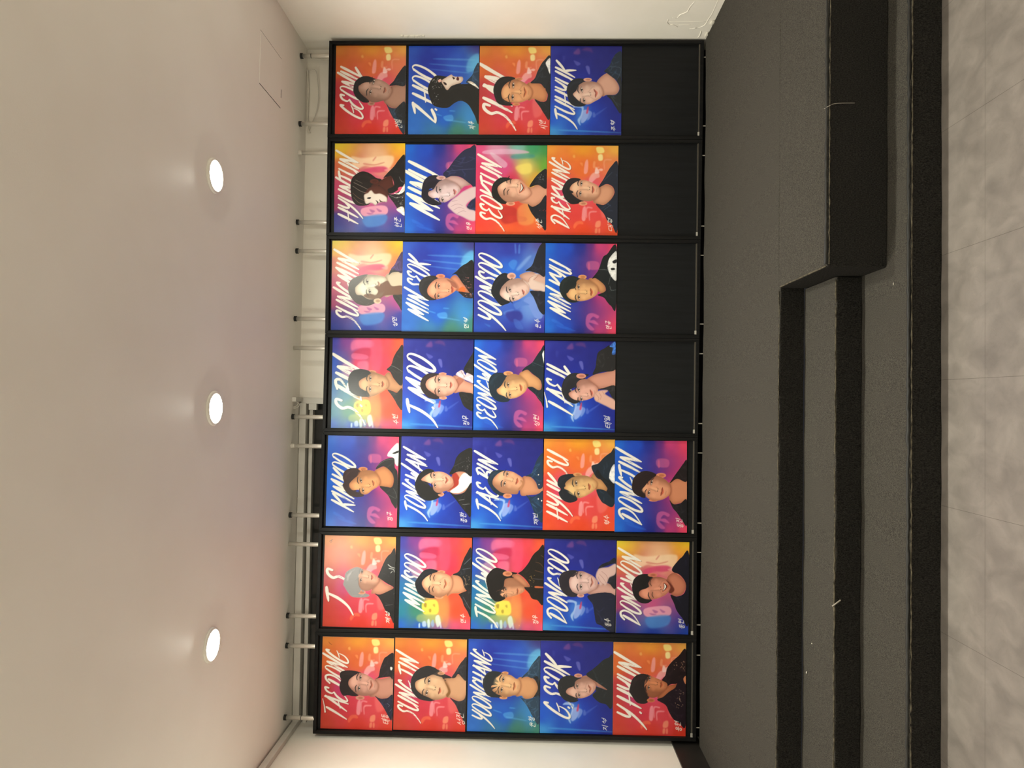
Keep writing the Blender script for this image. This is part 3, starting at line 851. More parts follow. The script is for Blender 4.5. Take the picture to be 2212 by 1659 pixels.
C30,36,46 359,270 388,238 416,191 467,135 467,264 405,266
C44,60,80 341,393 361,411 407,420 467,381 467,585 438,571 403,507 379,472
C30,36,46 407,422 467,383 467,530 425,495 402,454
E 240,390,24,13
F 237,232 284,226 330,244 365,273 377,302 366,332 343,361 309,373 268,382 234,376 210,356 181,332 157,303 157,268 191,250 226,244
HF 157,268 191,247 238,247 249,223 214,209 156,232
X 255,243 234,314 296,282 331,279 322,320 -
@72 C 4.2262,1.7030,0.64
txt Z.HOO|30,188,517,103
sig 지후|398,442,561,503
col 242,226,214 22,20,22
HB 129,296 143,243 178,202 225,202 254,214 237,249 255,295 289,272 371,258 467,283 468,520 441,469 406,405 371,376 337,371 302,388 267,414 221,416 168,400 144,354
C44,66,92 382,243 423,197 440,150 468,121 468,289 429,260 406,257
C230,215,200 394,243 417,240 446,260 468,289 440,272
F 219,237 248,214 283,194 295,202 312,208 336,208 359,211 362,231 347,249 313,260 284,272 258,298 237,272
D45,20,24 292,208 309,217 301,226 295,220
D90,20,30 318,223 327,208 336,220 333,234 321,231
D50,25,28 231,243 249,249 254,263 240,261
D235,180,165 196,231 213,223 219,237 202,246
Z230,230,235 143,220 220,295 26
Z200,205,210 155,296 209,394 10
@73 A 4.2279,1.2316,0.22
txt SIAN|29,218,525,125
sig 시안|395,447,557,493
col 232,170,125 24,22,26
HB 93,293 107,247 142,212 188,205 229,211 252,228 206,240 154,270 149,316 161,368 208,385 225,397 179,400 126,386 103,345
N 316,257 356,245 403,256 438,291 450,325 439,366 404,369 358,355 323,361
C32,40,50 339,248 367,216 384,170 407,124 429,95 468,69 468,244 438,285 403,253
C28,32,40 367,358 404,371 442,368 453,325 438,285 468,244 468,484 434,458 405,412
C235,235,240 438,112 468,83 468,187 450,146
E 261,221,26,9
E 245,391,26,9
F 206,235 240,223 287,240 322,263 345,291 349,320 335,349 300,370 254,382 219,379 184,371 155,351 146,316 154,281 177,252
X 225,263 222,344 270,309 296,274 295,344 S
V60,45,40,1.7 155,362 190,345 199,362
V60,45,40,1.7 165,252 189,258
@74 B 4.2289,0.7597,0.17
txt JUHYUK|32,159,518,94
sig 주혁|397,431,568,490
col 236,195,180 28,34,46
HB 107,292 118,251 152,222 198,215 233,227 199,245 170,292 148,327 183,367 235,390 195,405 148,396 119,361
N 302,245 370,180 417,215 446,255 452,290 429,322 372,325 337,331
C36,52,72 353,166 387,128 404,87 432,47 468,46 467,221 440,226 417,215 370,180
C32,40,50 372,328 429,325 455,290 449,255 434,227 467,221 468,441 430,406 401,360
E 244,224,28,12
F 199,251 233,236 291,239 325,262 343,297 343,326 326,349 292,369 258,387 229,387 194,370 165,344 148,321 170,297 182,268
X 206,291 223,364 257,320 285,285 297,343 SL
V110,125,145,1.7 387,137 462,148 440,221
V110,125,145,1.7 401,337 441,395
'''
NA, NB = 196, 248
# ---------------------------------------------------------------- printed artwork (computed, no image files)
PW, PH = 0.594, 0.468
SLANT = .46
DA, DB = 468.0 / (NA - 1), 594.0 / (NB - 1)
GA, GB = np.meshgrid(np.arange(NA) * DA, np.arange(NB) * DB, indexing='ij')
RNOISE = np.random.RandomState(5).rand(128, 128)

def vnoise(u, v):
    u0 = np.floor(u).astype(int); v0 = np.floor(v).astype(int)
    fu = u - u0; fv = v - v0
    fu = fu * fu * (3 - 2 * fu); fv = fv * fv * (3 - 2 * fv)
    g = lambda a, b: RNOISE[a % 128, b % 128]
    return (g(u0, v0) * (1 - fu) + g(u0 + 1, v0) * fu) * (1 - fv) + (g(u0, v0 + 1) * (1 - fu) + g(u0 + 1, v0 + 1) * fu) * fv

def spline(p, closed, k=5):
    p = np.asarray(p, float); n = len(p)
    if n < 3:
        t = np.linspace(0, 1, 8)[:, None]
        return p[0] * (1 - t) + p[-1] * t
    out = []
    for i in range(n if closed else n - 1):
        if closed:
            a, b, c, d = p[i - 1], p[i], p[(i + 1) % n], p[(i + 2) % n]
        else:
            a, b, c, d = p[max(i - 1, 0)], p[i], p[i + 1], p[min(i + 2, n - 1)]
        for s in range(k):
            t = s / k
            out.append(b + .5 * t * (c - a + t * (2 * a - 5 * b + 4 * c - d + t * (3 * (b - c) + d - a))))
    if not closed:
        out.append(p[-1])
    return np.array(out)

def blur(m, mm):
    for ax, d in ((0, DA), (1, DB)):
        r = max(1, int(round(mm / d)))
        k = np.exp(-.5 * (np.arange(-2 * r, 2 * r + 1) / r) ** 2); k /= k.sum()
        pad = [(0, 0), (0, 0)]; pad[ax] = (2 * r, 2 * r)
        q = np.pad(m, pad, mode='edge')
        m = sum(w * np.take(q, np.arange(i, i + m.shape[ax]), axis=ax) for i, w in enumerate(k))
    return m

def fillmask(poly, smooth=True):
    """anti-aliased coverage of a polygon given in mm (down, from right)"""
    p = spline(poly, True) if smooth else np.asarray(poly, float)
    q = np.stack([p[:, 0] / DA, p[:, 1] / DB], 1)
    S = 3
    i0 = max(0, int(np.floor(q[:, 0].min())) - 1); i1 = min(NA, int(np.ceil(q[:, 0].max())) + 2)
    j0 = max(0, int(np.floor(q[:, 1].min())) - 1); j1 = min(NB, int(np.ceil(q[:, 1].max())) + 2)
    out = np.zeros((NA, NB))
    if i1 <= i0 or j1 <= j0:
        return out
    h, w = (i1 - i0) * S, (j1 - j0) * S
    tog = np.zeros((h, w + 1), bool)
    q = np.stack([(q[:, 0] - i0) * S + 1, (q[:, 1] - j0) * S + 1], 1)
    for a, b in zip(q, np.roll(q, -1, 0)):
        if a[0] == b[0]:
            continue
        if a[0] > b[0]:
            a, b = b, a
        r0 = max(0, int(np.ceil(a[0]))); r1 = min(h - 1, int(np.ceil(b[0])) - 1)
        if r1 < r0:
            continue
        rr = np.arange(r0, r1 + 1)
        cc = np.clip(np.ceil(a[1] + (rr - a[0]) / (b[0] - a[0]) * (b[1] - a[1])).astype(int), 0, w)
        tog[rr, cc] ^= True
    ins = np.logical_xor.accumulate(tog, 1)[:, :w]
    out[i0:i1, j0:j1] = ins.reshape(i1 - i0, S, j1 - j0, S).mean((1, 3))
    return out

def strokemask(pts, rad, dry=0.0, seed=0, k=6):
    """brush stroke: pts in mm, rad = list of radii along it"""
    p = spline(pts, False, k)
    r = np.interp(np.linspace(0, 1, len(p)), np.linspace(0, 1, len(rad)), rad)
    # resample at roughly 1.2 mm
    L = np.r_[0, np.cumsum(np.hypot(*np.diff(p, axis=0).T))]
    n = max(3, int(L[-1] / 1.2))
    t = np.linspace(0, L[-1], n)
    p = np.stack([np.interp(t, L, p[:, 0]), np.interp(t, L, p[:, 1])], 1); r = np.interp(t, L, r)
    m = r.max() + 3
    i0 = max(0, int((p[:, 0].min() - m) / DA)); i1 = min(NA, int((p[:, 0].max() + m) / DA) + 2)
    j0 = max(0, int((p[:, 1].min() - m) / DB)); j1 = min(NB, int((p[:, 1].max() + m) / DB) + 2)
    out = np.zeros((NA, NB))
    if i1 <= i0 or j1 <= j0:
        return out
    a = GA[i0:i1, j0:j1]; b = GB[i0:i1, j0:j1]
    d = np.full(a.shape, 1e9); tt = np.zeros(a.shape)
    for s in range(n):
        e = np.hypot(a - p[s, 0], b - p[s, 1]) - r[s]
        c = e < d
        d[c] = e[c]; tt[c] = s / n
    v = np.clip(.5 - d / 2.2, 0, 1)
    if dry > 0:
        c = b - SLANT * a
        nz = vnoise(c * .5 + seed * 17.3, a * .04 + seed * 5.1)
        edge = vnoise(a * .35 + seed, b * .35)
        zone = np.clip((tt - .35) * 3, 0, 1) * np.clip((1.02 - tt) * 6, 0, 1)
        v = v * (1 - dry * zone * np.clip((nz - .62) * 9, 0, 1))
        v = np.clip(v * (1 - .5 * np.clip((edge - .7) * 6, 0, 1) * np.clip((d + 2.2) / 2.2, 0, 1)), 0, 1)
    out[i0:i1, j0:j1] = v
    return out

GLYPH = {
 'A': (.62, [[(.42, .98), (.24, .55), (.0, .0)], [(.36, 1.), (.5, .55), (.66, -.06)], [(-.02, .3), (.3, .36), (.6, .44)]]),
 'B': (.56, [[(.16, .95), (.08, .5), (.0, .02)], [(.0, .95), (.36, 1.02), (.5, .82), (.16, .54)], [(.16, .54), (.52, .5), (.46, .16), (.0, .02)]]),
 'C': (.46, [[(.46, .86), (.34, 1.), (.12, .72), (.02, .3), (.1, .03), (.4, .08)]]),
 'D': (.64, [[(.12, .86), (.07, .4), (.0, .0)], [(-.16, .8), (.0, .96), (.3, .98), (.56, .74), (.5, .36), (.0, .0)]]),
 'E': (.5, [[(.44, .84), (.36, 1.), (.12, .92), (.12, .7), (.34, .6)], [(.3, .6), (.06, .42), (.0, .12), (.18, -.02), (.5, .16)]]),
 'G': (.58, [[(.4, .86), (.3, 1.), (.1, .7), (.0, .3), (.06, .03), (.3, .0), (.52, .16), (.54, .4)], [(.2, .4), (.44, .44), (.66, .52)]]),
 'H': (.6, [[(.06, 1.), (.04, .5), (.0, .0)], [(.54, 1.), (.52, .5), (.46, .0)], [(-.12, .46), (.3, .5), (.64, .54)]]),
 'I': (.2, [[(.08, 1.), (.06, .5), (.0, .0)]]),
 'J': (.46, [[(-.22, .9), (.1, .96), (.42, 1.)], [(.16, .94), (.16, .45), (.0, .06), (-.3, -.16)]]),
 'K': (.56, [[(.1, 1.), (.06, .5), (.0, .0)], [(.62, .96), (.34, .66), (.08, .46)], [(.16, .5), (.34, .26), (.56, -.06)]]),
 'L': (.46, [[(.1, 1.), (.06, .5), (.02, .02)], [(.02, .02), (.16, .14), (.52, .34)]]),
 'M': (.84, [[(.0, .0), (.08, .5), (.18, .94)], [(.18, .94), (.27, .55), (.34, .22)], [(.34, .22), (.48, .66), (.66, 1.04)], [(.66, 1.04), (.68, .5), (.66, .0)]]),
 'N': (.6, [[(.0, .0), (.05, .5), (.1, .94)], [(.1, .94), (.28, .5), (.44, .02)], [(.44, .02), (.5, .6), (.6, 1.14)]]),
 'O': (.54, [[(.14, .98), (.04, .7), (.0, .3), (.12, .0), (.34, .06), (.5, .46), (.46, .86), (.26, 1.02), (.06, .96)]]),
 'S': (.46, [[(.42, .78), (.36, .98), (.14, .96), (.06, .74), (.26, .5), (.24, .22), (.0, -.02), (-.2, -.14)]]),
 'T': (.56, [[(-.26, .98), (.2, 1.02), (.72, 1.1)], [(.2, .92), (.14, .5), (.02, .0)]]),
 'U': (.58, [[(.04, 1.), (.0, .45), (.08, .06), (.24, .02), (.44, .3)], [(.52, 1.), (.48, .5), (.44, .0)]]),
 'W': (.84, [[(.02, 1.), (.08, .5), (.12, .02)], [(.12, .02), (.26, .4), (.4, .72)], [(.4, .72), (.44, .4), (.46, .04)], [(.46, .04), (.62, .6), (.8, 1.22)]]),
 'Y': (.54, [[(.04, 1.), (.06, .62), (.2, .46), (.42, .7)], [(.52, 1.), (.36, .4), (.1, .0), (-.16, -.24)]]),
 'Z': (.62, [[(-.02, .9), (.3, .95), (.56, 1.)], [(.54, .98), (.3, .55), (-.02, .04)], [(-.02, .04), (.3, .06), (.66, .2)]]),
 '.': (.2, [[(.03, .0), (.06, .05)]]),
 ' ': (.3, []),
}
JAMO = {
 'g': [[(0, .9), (.5, .95), (.9, 1), (.5, 0)]], 'n': [[(.1, 1), (0, .1), (1, .2)]],
 'd': [[(.9, 1), (.1, .9)], [(.1, .9), (0, .1), (1, .15)]], 'r': [[(0, 1), (.9, 1), (.8, .55), (.1, .5), (0, .05), (1, .1)]],
 'm': [[(.1, 1), (0, .1)], [(.1, .95), (.9, 1), (.85, .1), (0, .1)]],
 'b': [[(.1, 1), (0, 0)], [(.9, 1), (.8, 0)], [(0, .5), (.85, .5)], [(0, .05), (.8, .05)]],
 's': [[(.55, 1), (.35, .5), (0, 0)], [(.4, .6), (1, .05)]],
 'o': [[(.5, 1), (.05, .6), (.3, .05), (.85, .3), (.8, .85), (.5, 1)]],
 'j': [[(0, .9), (.9, 1)], [(.9, 1), (.5, .5), (0, 0)], [(.5, .5), (1, .05)]],
 'c': [[(.4, 1.2), (.65, 1.1)], [(0, .8), (.9, .85)], [(.9, .85), (.5, .4), (0, 0)], [(.5, .4), (1, .05)]],
 't': [[(.9, 1), (.1, .95)], [(.1, .95), (0, .1), (1, .15)], [(.1, .55), (.8, .6)]],
 'h': [[(.35, 1.2), (.65, 1.12)], [(0, .8), (1, .88)], [(.5, .6), (.15, .3), (.4, 0), (.8, .25), (.5, .6)]],
 'a': [[(.3, 1.15), (.2, -.15)], [(.25, .55), (.9, .6)]], 'ae': [[(.15, 1), (.05, 0)], [(.1, .5), (.6, .55)], [(.75, 1.15), (.65, -.15)]],
 'eo': [[(.7, 1.15), (.55, -.15)], [(0, .5), (.6, .55)]], 'yeo': [[(.7, 1.15), (.55, -.15)], [(0, .7), (.6, .72)], [(0, .4), (.6, .42)]],
 'i': [[(.4, 1.15), (.3, -.15)]],
 'O': [[(.5, 1), (.45, .3)], [(0, .3), (1, .4)]], 'U': [[(0, .8), (1, .9)], [(.5, .85), (.4, 0)]],
 'YO': [[(.3, 1), (.28, .3)], [(.65, 1), (.62, .3)], [(0, .3), (1, .4)]], 'YU': [[(0, .8), (1, .9)], [(.35, .85), (.25, 0)], [(.7, .85), (.65, 0)]],
}
CHO = ['g', 'g', 'n', 'd', 'd', 'r', 'm', 'b', 'b', 's', 's', 'o', 'j', 'j', 'c', 'g', 't', 'b', 'h']
VOW = {0: 'a', 1: 'ae', 4: 'eo', 6: 'yeo', 8: 'O', 9: 'O+a', 12: 'YO', 13: 'U', 14: 'U+eo', 17: 'YU', 20: 'i'}
FIN = {1: 'g', 4: 'n', 8: 'r', 16: 'm', 17: 'b', 21: 'o'}

def hangul(ch):
    s = ord(ch) - 0xAC00
    l, v, f = CHO[s // 588], VOW[(s % 588) // 28], FIN.get(s % 28)
    lo = .42 if f else .0
    out = []
    def put(j, x, y, w, h):
        for st in JAMO[j]:
            out.append([(x + w * a, y + h * b) for a, b in st])
    if v[0].islower():
        put(l, 0, lo + .12 * (1 - lo), .5, (1 - lo) * .78); put(v, .58, lo, .4, 1 - lo)
    elif '+' in v:
        h_, v_ = v.split('+')
        put(l, .05, lo + (1 - lo) * .5, .5, (1 - lo) * .5); put(h_, 0, lo, .62, (1 - lo) * .45); put(v_, .62, lo, .38, 1 - lo)
    else:
        put(l, .2, lo + (1 - lo) * .5, .6, (1 - lo) * .5); put(v, .02, lo, .95, (1 - lo) * .45)
    if f:
        put(f, .2, 0, .6, .34)
    return out

def lettering(text, box):
    top, bot, yl, yr = box
    H = bot - top; sh = SLANT * H
    W = (yl - yr) - sh
    adv = [GLYPH[c][0] + .12 for c in text]
    nat = sum(adv) - .06
    sx = W / nat
    m = np.zeros((NA, NB)); x = 0.0
    for k, c in enumerate(text):
        for q, st in enumerate(GLYPH[c][1]):
            pts = []
            for gx, gy in st:
                X = (x + gx) * sx + SLANT * H * gy
                pts.append((bot - gy * H, yl - X))
            if c == '.':
                rad = [5.5, 5.5]
            else:
                R = H * (.053 if len(st) > 3 else .062) * min(1.05, max(.72, (sx / H / .75) ** .6))
                rad = [R * .8, R * 1.12, R, R * .8, R * .38] if pts[0][0] < pts[-1][0] else [R * .4, R * .85, R, R * 1.1, R * .85]
                if (c in 'AHG' and q == len(GLYPH[c][1]) - 1):
                    rad = [R * .35, R * .5, R * .5, R * .3]
                if c == 'T' and q == 0:
                    rad = [R * .7, R * .55, R * .35, R * .3]
            m = np.maximum(m, strokemask(pts, rad, .8 if c in 'NSBIW' and q < 2 else .0, k * 3 + q))
        x += adv[k]
    return m

def signature(text, box):
    top, bot, yl, yr = box
    H = (bot - top) * .8; W = (yl - yr)
    cw = W / len(text)
    m = np.zeros((NA, NB))
    for k, ch in enumerate(text):
        for st in hangul(ch):
            pts = [(bot - k * (bot - top) * .12 - gy * H, yl - (k * cw + gx * cw * .86 + .22 * H * gy)) for gx, gy in st]
            m = np.maximum(m, strokemask(pts, [1.7, 2.1, 1.2], 0, 0, 4))
    return m

# backgrounds: control colours  a(0 top..100 bottom),b(0 right..100 left),r,g,b
BG = {
'A': '0,0,222,140,60 50,0,236,158,60 100,0,240,175,85 0,25,222,112,52 50,25,225,112,60 100,25,232,130,95 0,50,196,62,70 30,55,200,62,118 60,50,228,85,138 100,50,228,95,115 0,75,205,62,52 40,75,214,58,80 70,75,222,74,88 100,80,224,72,72 0,100,208,72,50 50,100,220,60,45 100,100,224,66,46',
'a': '0,0,240,160,60 50,0,244,165,45 100,0,245,185,80 0,25,238,125,50 50,25,238,120,50 100,25,238,140,90 0,50,225,80,70 25,55,222,75,115 60,50,232,95,125 100,50,235,105,110 0,75,232,80,48 40,75,230,72,70 70,75,232,80,80 100,80,235,82,60 0,100,236,88,45 50,100,238,80,38 100,100,240,88,45',
'B': '0,0,45,55,165 50,0,30,36,142 100,0,28,30,132 0,50,40,75,195 40,50,18,40,165 100,50,20,34,140 0,80,20,95,215 50,80,18,70,195 100,80,20,40,150 0,100,70,160,230 40,100,20,95,205 70,100,20,60,175 100,100,25,45,152 20,20,30,38,150 75,25,26,34,138',
'C': '0,0,40,90,200 50,0,30,70,190 100,0,66,64,145 30,20,20,52,172 70,20,45,95,205 100,20,85,165,225 0,50,35,90,200 50,50,14,45,165 100,50,40,92,192 0,80,40,112,205 50,80,22,100,208 90,80,62,142,212 0,100,50,120,212 40,100,55,125,180 70,100,66,132,120 100,100,72,142,126 100,90,66,136,130',
'D': '0,0,22,110,220 30,0,20,82,205 50,0,25,48,155 62,0,110,50,140 75,0,215,72,132 100,0,240,78,115 0,50,22,112,222 30,50,16,80,205 50,50,25,45,150 62,50,100,45,135 75,50,205,66,130 100,50,238,75,115 0,100,25,115,222 30,100,18,82,200 50,100,25,45,150 62,100,90,50,140 75,100,195,66,130 100,100,240,78,115',
'E': '0,0,60,60,172 20,0,132,60,152 40,0,218,85,142 70,0,236,75,92 100,0,242,98,60 0,30,30,92,202 20,30,90,80,162 35,30,222,60,108 70,30,232,62,92 100,30,242,92,50 0,60,30,122,186 20,60,40,132,162 50,60,226,122,82 75,60,236,92,62 100,60,242,92,50 0,80,40,136,162 25,80,64,142,122 45,78,240,205,82 60,80,236,162,92 80,80,236,90,56 100,80,242,82,62 0,100,42,112,212 30,100,42,102,202 60,100,150,110,172 80,100,226,92,132 100,100,242,92,132',
'F': '0,0,238,218,62 100,0,248,208,42 0,10,242,192,62 100,10,247,178,62 0,25,218,112,82 60,20,242,192,152 100,25,238,122,92 0,50,204,77,118 50,45,218,82,122 100,50,228,87,122 0,70,172,62,112 50,70,204,92,142 100,70,192,82,152 0,85,52,52,152 50,85,92,122,192 100,85,52,62,162 0,100,26,52,152 50,100,26,62,168 100,100,32,72,172',
'G': '0,0,228,82,142 30,0,222,152,186 60,0,132,192,182 80,0,62,162,112 100,0,62,152,82 0,30,222,62,112 40,25,218,82,142 70,25,222,202,112 100,25,112,172,62 0,50,218,62,112 50,40,208,52,92 90,40,232,172,62 100,50,237,152,72 0,75,232,67,56 50,75,222,72,52 100,80,237,132,62 0,100,237,77,52 50,100,242,102,52 100,100,242,92,52',
'H': '0,0,50,60,172 50,0,46,60,172 100,0,92,82,162 0,40,72,62,162 50,35,42,112,222 85,25,92,132,212 0,70,46,60,162 50,70,62,102,202 80,70,112,152,226 0,100,32,82,192 50,100,36,62,172 100,100,52,56,172',
}
# soft shapes over the backgrounds: r,g,b,alpha,blur  then a,b points (per mille)
STAGE = '''255,190,205,.55,6 520,310 530,200 560,155 580,190 570,300
255,205,215,.5,4 500,830 505,720 530,680 555,700 550,830
255,200,205,.45,4 560,690 640,690 640,705 575,705 575,800 560,800
255,200,205,.45,4 600,740 700,730 700,745 615,755 615,830 600,830
255,215,215,.5,5 590,380 640,310 720,300 740,350 690,370 620,420
255,225,225,.7,3 675,310 690,240 740,300
255,225,220,.6,3 720,270 760,255 790,270 760,285
255,240,150,.75,4 690,20 780,20 800,75 715,85
255,245,180,.75,3 720,105 775,100 780,160 725,165
255,200,160,.35,4 650,180 680,180 680,235 730,235 730,250 650,250
255,190,170,.35,5 800,160 900,150 900,165 815,172 815,260 800,260
255,220,140,.4,4 360,115 385,105 395,135 370,140
255,150,90,.4,6 380,900 420,850 500,845 520,880 450,880 400,930
255,185,140,.55,3 700,850 760,840 755,905 690,910
255,185,140,.5,3 690,925 720,925 715,975 685,975
255,185,140,.5,3 735,925 755,925 755,975 735,975
255,170,110,.5,5 460,195 500,195 500,235
255,160,150,.3,8 760,600 900,560 900,750 780,800'''
DRAGON = '''90,160,235,.5,34 380,700 520,660 560,800 430,880 350,820
190,215,255,.7,6 310,690 360,660 440,672 470,690 460,740 440,800 420,850 430,890 410,880 385,830 430,770 440,700 380,690
180,195,250,.65,7 450,730 540,720 530,800 470,860 430,850
150,170,240,.6,6 540,730 590,750 560,810 520,830
205,70,120,.8,4 520,690 540,680 530,750 505,755
110,130,220,.6,4 600,750 620,740 640,790 600,800
120,130,220,.35,4 640,760 780,690 785,697 660,775
120,70,150,.7,9 310,85 390,20 410,90
110,60,140,.6,8 430,40 500,10 570,30 590,80 540,60 480,55
95,95,190,.7,5 320,160 420,195 370,220
120,120,205,.65,4 490,230 540,228 555,305 530,312
70,75,175,.5,10 160,110 200,120 180,190
90,170,235,.5,5 200,938 960,965 960,975 200,955'''
SHIMMER = '''120,185,240,.35,6 400,140 900,150 890,170 400,155
120,185,240,.35,6 350,200 880,235 870,250 350,212
120,185,240,.3,6 330,260 820,300 800,312 330,270
120,200,245,.5,12 850,160 990,90 990,240 830,300
120,190,245,.5,4 370,760 470,785 468,793 370,770
120,190,245,.5,3 590,730 660,735 660,742 590,740
110,185,245,.45,6 500,800 620,780 640,840 540,850
110,185,245,.35,4 560,830 800,860 795,872 560,845'''
DUSK = '''225,110,170,.55,7 590,800 660,770 760,800 740,830 680,810 640,850 700,850 760,900 700,890 620,880 700,950 640,960 580,900
235,120,160,.4,7 590,200 740,205 740,285 590,280
230,110,150,.5,6 600,220 620,215 625,290 600,290
60,130,235,.35,5 120,840 260,900 250,915 110,870
60,130,235,.3,5 180,900 420,960 400,975 200,930
60,140,235,.25,14 150,300 300,250 320,480 200,560'''
COLLAGE = '''245,130,170,.55,8 260,60 330,20 560,30 560,100 350,120 270,140
200,40,85,.55,8 300,160 420,110 540,120 540,200 330,190
240,125,165,.5,7 290,170 490,190 480,235 290,230
245,150,180,.45,9 360,270 500,260 500,370 380,360
235,90,130,.5,16 560,20 690,20 690,330 560,340
225,175,190,.5,12 120,330 240,260 330,380 220,440
245,225,95,.9,7 330,720 520,690 545,830 360,850
130,100,40,.5,3 350,730 385,725 380,770 350,760
130,100,40,.4,3 420,790 450,785 450,820 425,820
140,110,50,.4,3 470,740 500,730 500,765
170,190,120,.6,10 280,850 560,850 600,930 280,930
215,235,250,.8,3 280,950 300,945 300,990 280,990
200,220,250,.75,3 330,930 375,920 385,975 335,980
220,240,235,.75,3 400,910 430,900 440,980 405,985
160,190,235,.7,3 450,940 480,900 500,960 470,985
225,240,230,.75,3 510,880 560,850 590,930 540,985
225,235,245,.7,3 570,930 590,925 600,985 580,985
240,150,90,.45,8 560,640 680,620 690,950 600,960'''
MURAL = '''255,225,190,.65,8 230,150 420,165 820,140 790,270 650,300 450,250 300,290
215,120,110,.5,6 420,220 560,235 700,210 690,225 560,250 420,240
215,120,110,.55,4 540,190 580,150 590,158 550,200
215,80,120,.8,9 370,320 520,270 700,260 760,300 640,330 500,330 420,390
255,190,180,.5,5 700,300 790,280 780,320
235,165,190,.85,6 400,730 720,700 735,800 430,820
80,140,215,.7,9 420,830 735,800 720,900 560,940 450,930
150,80,150,.5,3 500,740 580,760 540,780
150,80,150,.5,3 600,730 680,760 640,770
150,80,150,.5,3 460,780 560,790 500,800'''
PRISM = '''240,190,220,.6,6 120,60 420,40 700,60 700,90 150,100
230,210,225,.5,7 200,100 380,250 440,200 250,90
255,235,120,.5,10 560,240 760,200 780,300 640,320
60,150,160,.5,9 520,110 800,100 800,140 520,150
180,45,45,.55,8 360,690 560,700 600,830 420,880 340,800
205,60,50,.6,6 450,790 700,800 700,850 460,850
240,190,110,.4,12 600,700 800,640 820,860 620,880'''
NIGHT = '''90,130,220,.6,5 560,20 580,15 590,110 570,115
90,140,225,.6,5 620,30 640,20 640,110 615,115
150,185,240,.5,9 590,290 740,160 800,150 640,300
80,150,235,.55,7 480,230 540,190 600,210 560,300 500,270
125,155,230,.8,4 700,640 800,600 960,690 960,830 860,830 780,720
90,130,215,.7,5 560,680 680,650 780,690 680,700 600,740
100,140,220,.6,5 420,770 540,740 560,760 440,800
45,50,150,.7,12 450,780 640,760 680,850 520,880
70,130,215,.5,4 150,900 230,920 220,940
75,115,205,.5,5 560,850 640,870 700,960 600,950'''
EXTRA = {'A': STAGE, 'a': STAGE, 'B': DRAGON, 'C': SHIMMER, 'D': DUSK, 'E': COLLAGE, 'F': MURAL, 'G': PRISM, 'H': NIGHT}

def background(kind):
    c = np.array([[float(v) for v in s.split(',')] for s in BG[kind].split()])
    a = GA / 468 * 100; b = GB / 594 * 100
    num = np.zeros((NA, NB, 3)); den = np.zeros((NA, NB))
    for r in c:
        w = 1 / (((a - r[0]) ** 2 + (b - r[1]) ** 2) + 25.0) ** 1.7
        num += w[..., None] * r[2:]; den += w
    img = num / den[..., None]
    for ln in EXTRA[kind].splitlines():
        h, *pp = ln.split()
        r, g, bb, al, bl = [float(v) for v in h.split(',')]
        poly = [(float(x) * .468, float(y) * .594) for x, y in (p.split(',') for p in pp)]
        over(img, blur(fillmask(poly), bl * .5) * min(1, al * 1.15), (r, g, bb))
    img += (vnoise(GA * .03, GB * .03) - .5)[..., None] * 6
    return img

def over(img, m, col):
    img += m[..., None] * (np.asarray(col, float) - img)

def ell(c, u, ru, v, rv, n=14):
    t = np.linspace(0, 2 * np.pi, n, endpoint=False)
    return [tuple(np.asarray(c) + u * ru * np.cos(s) + v * rv * np.sin(s)) for s in t]

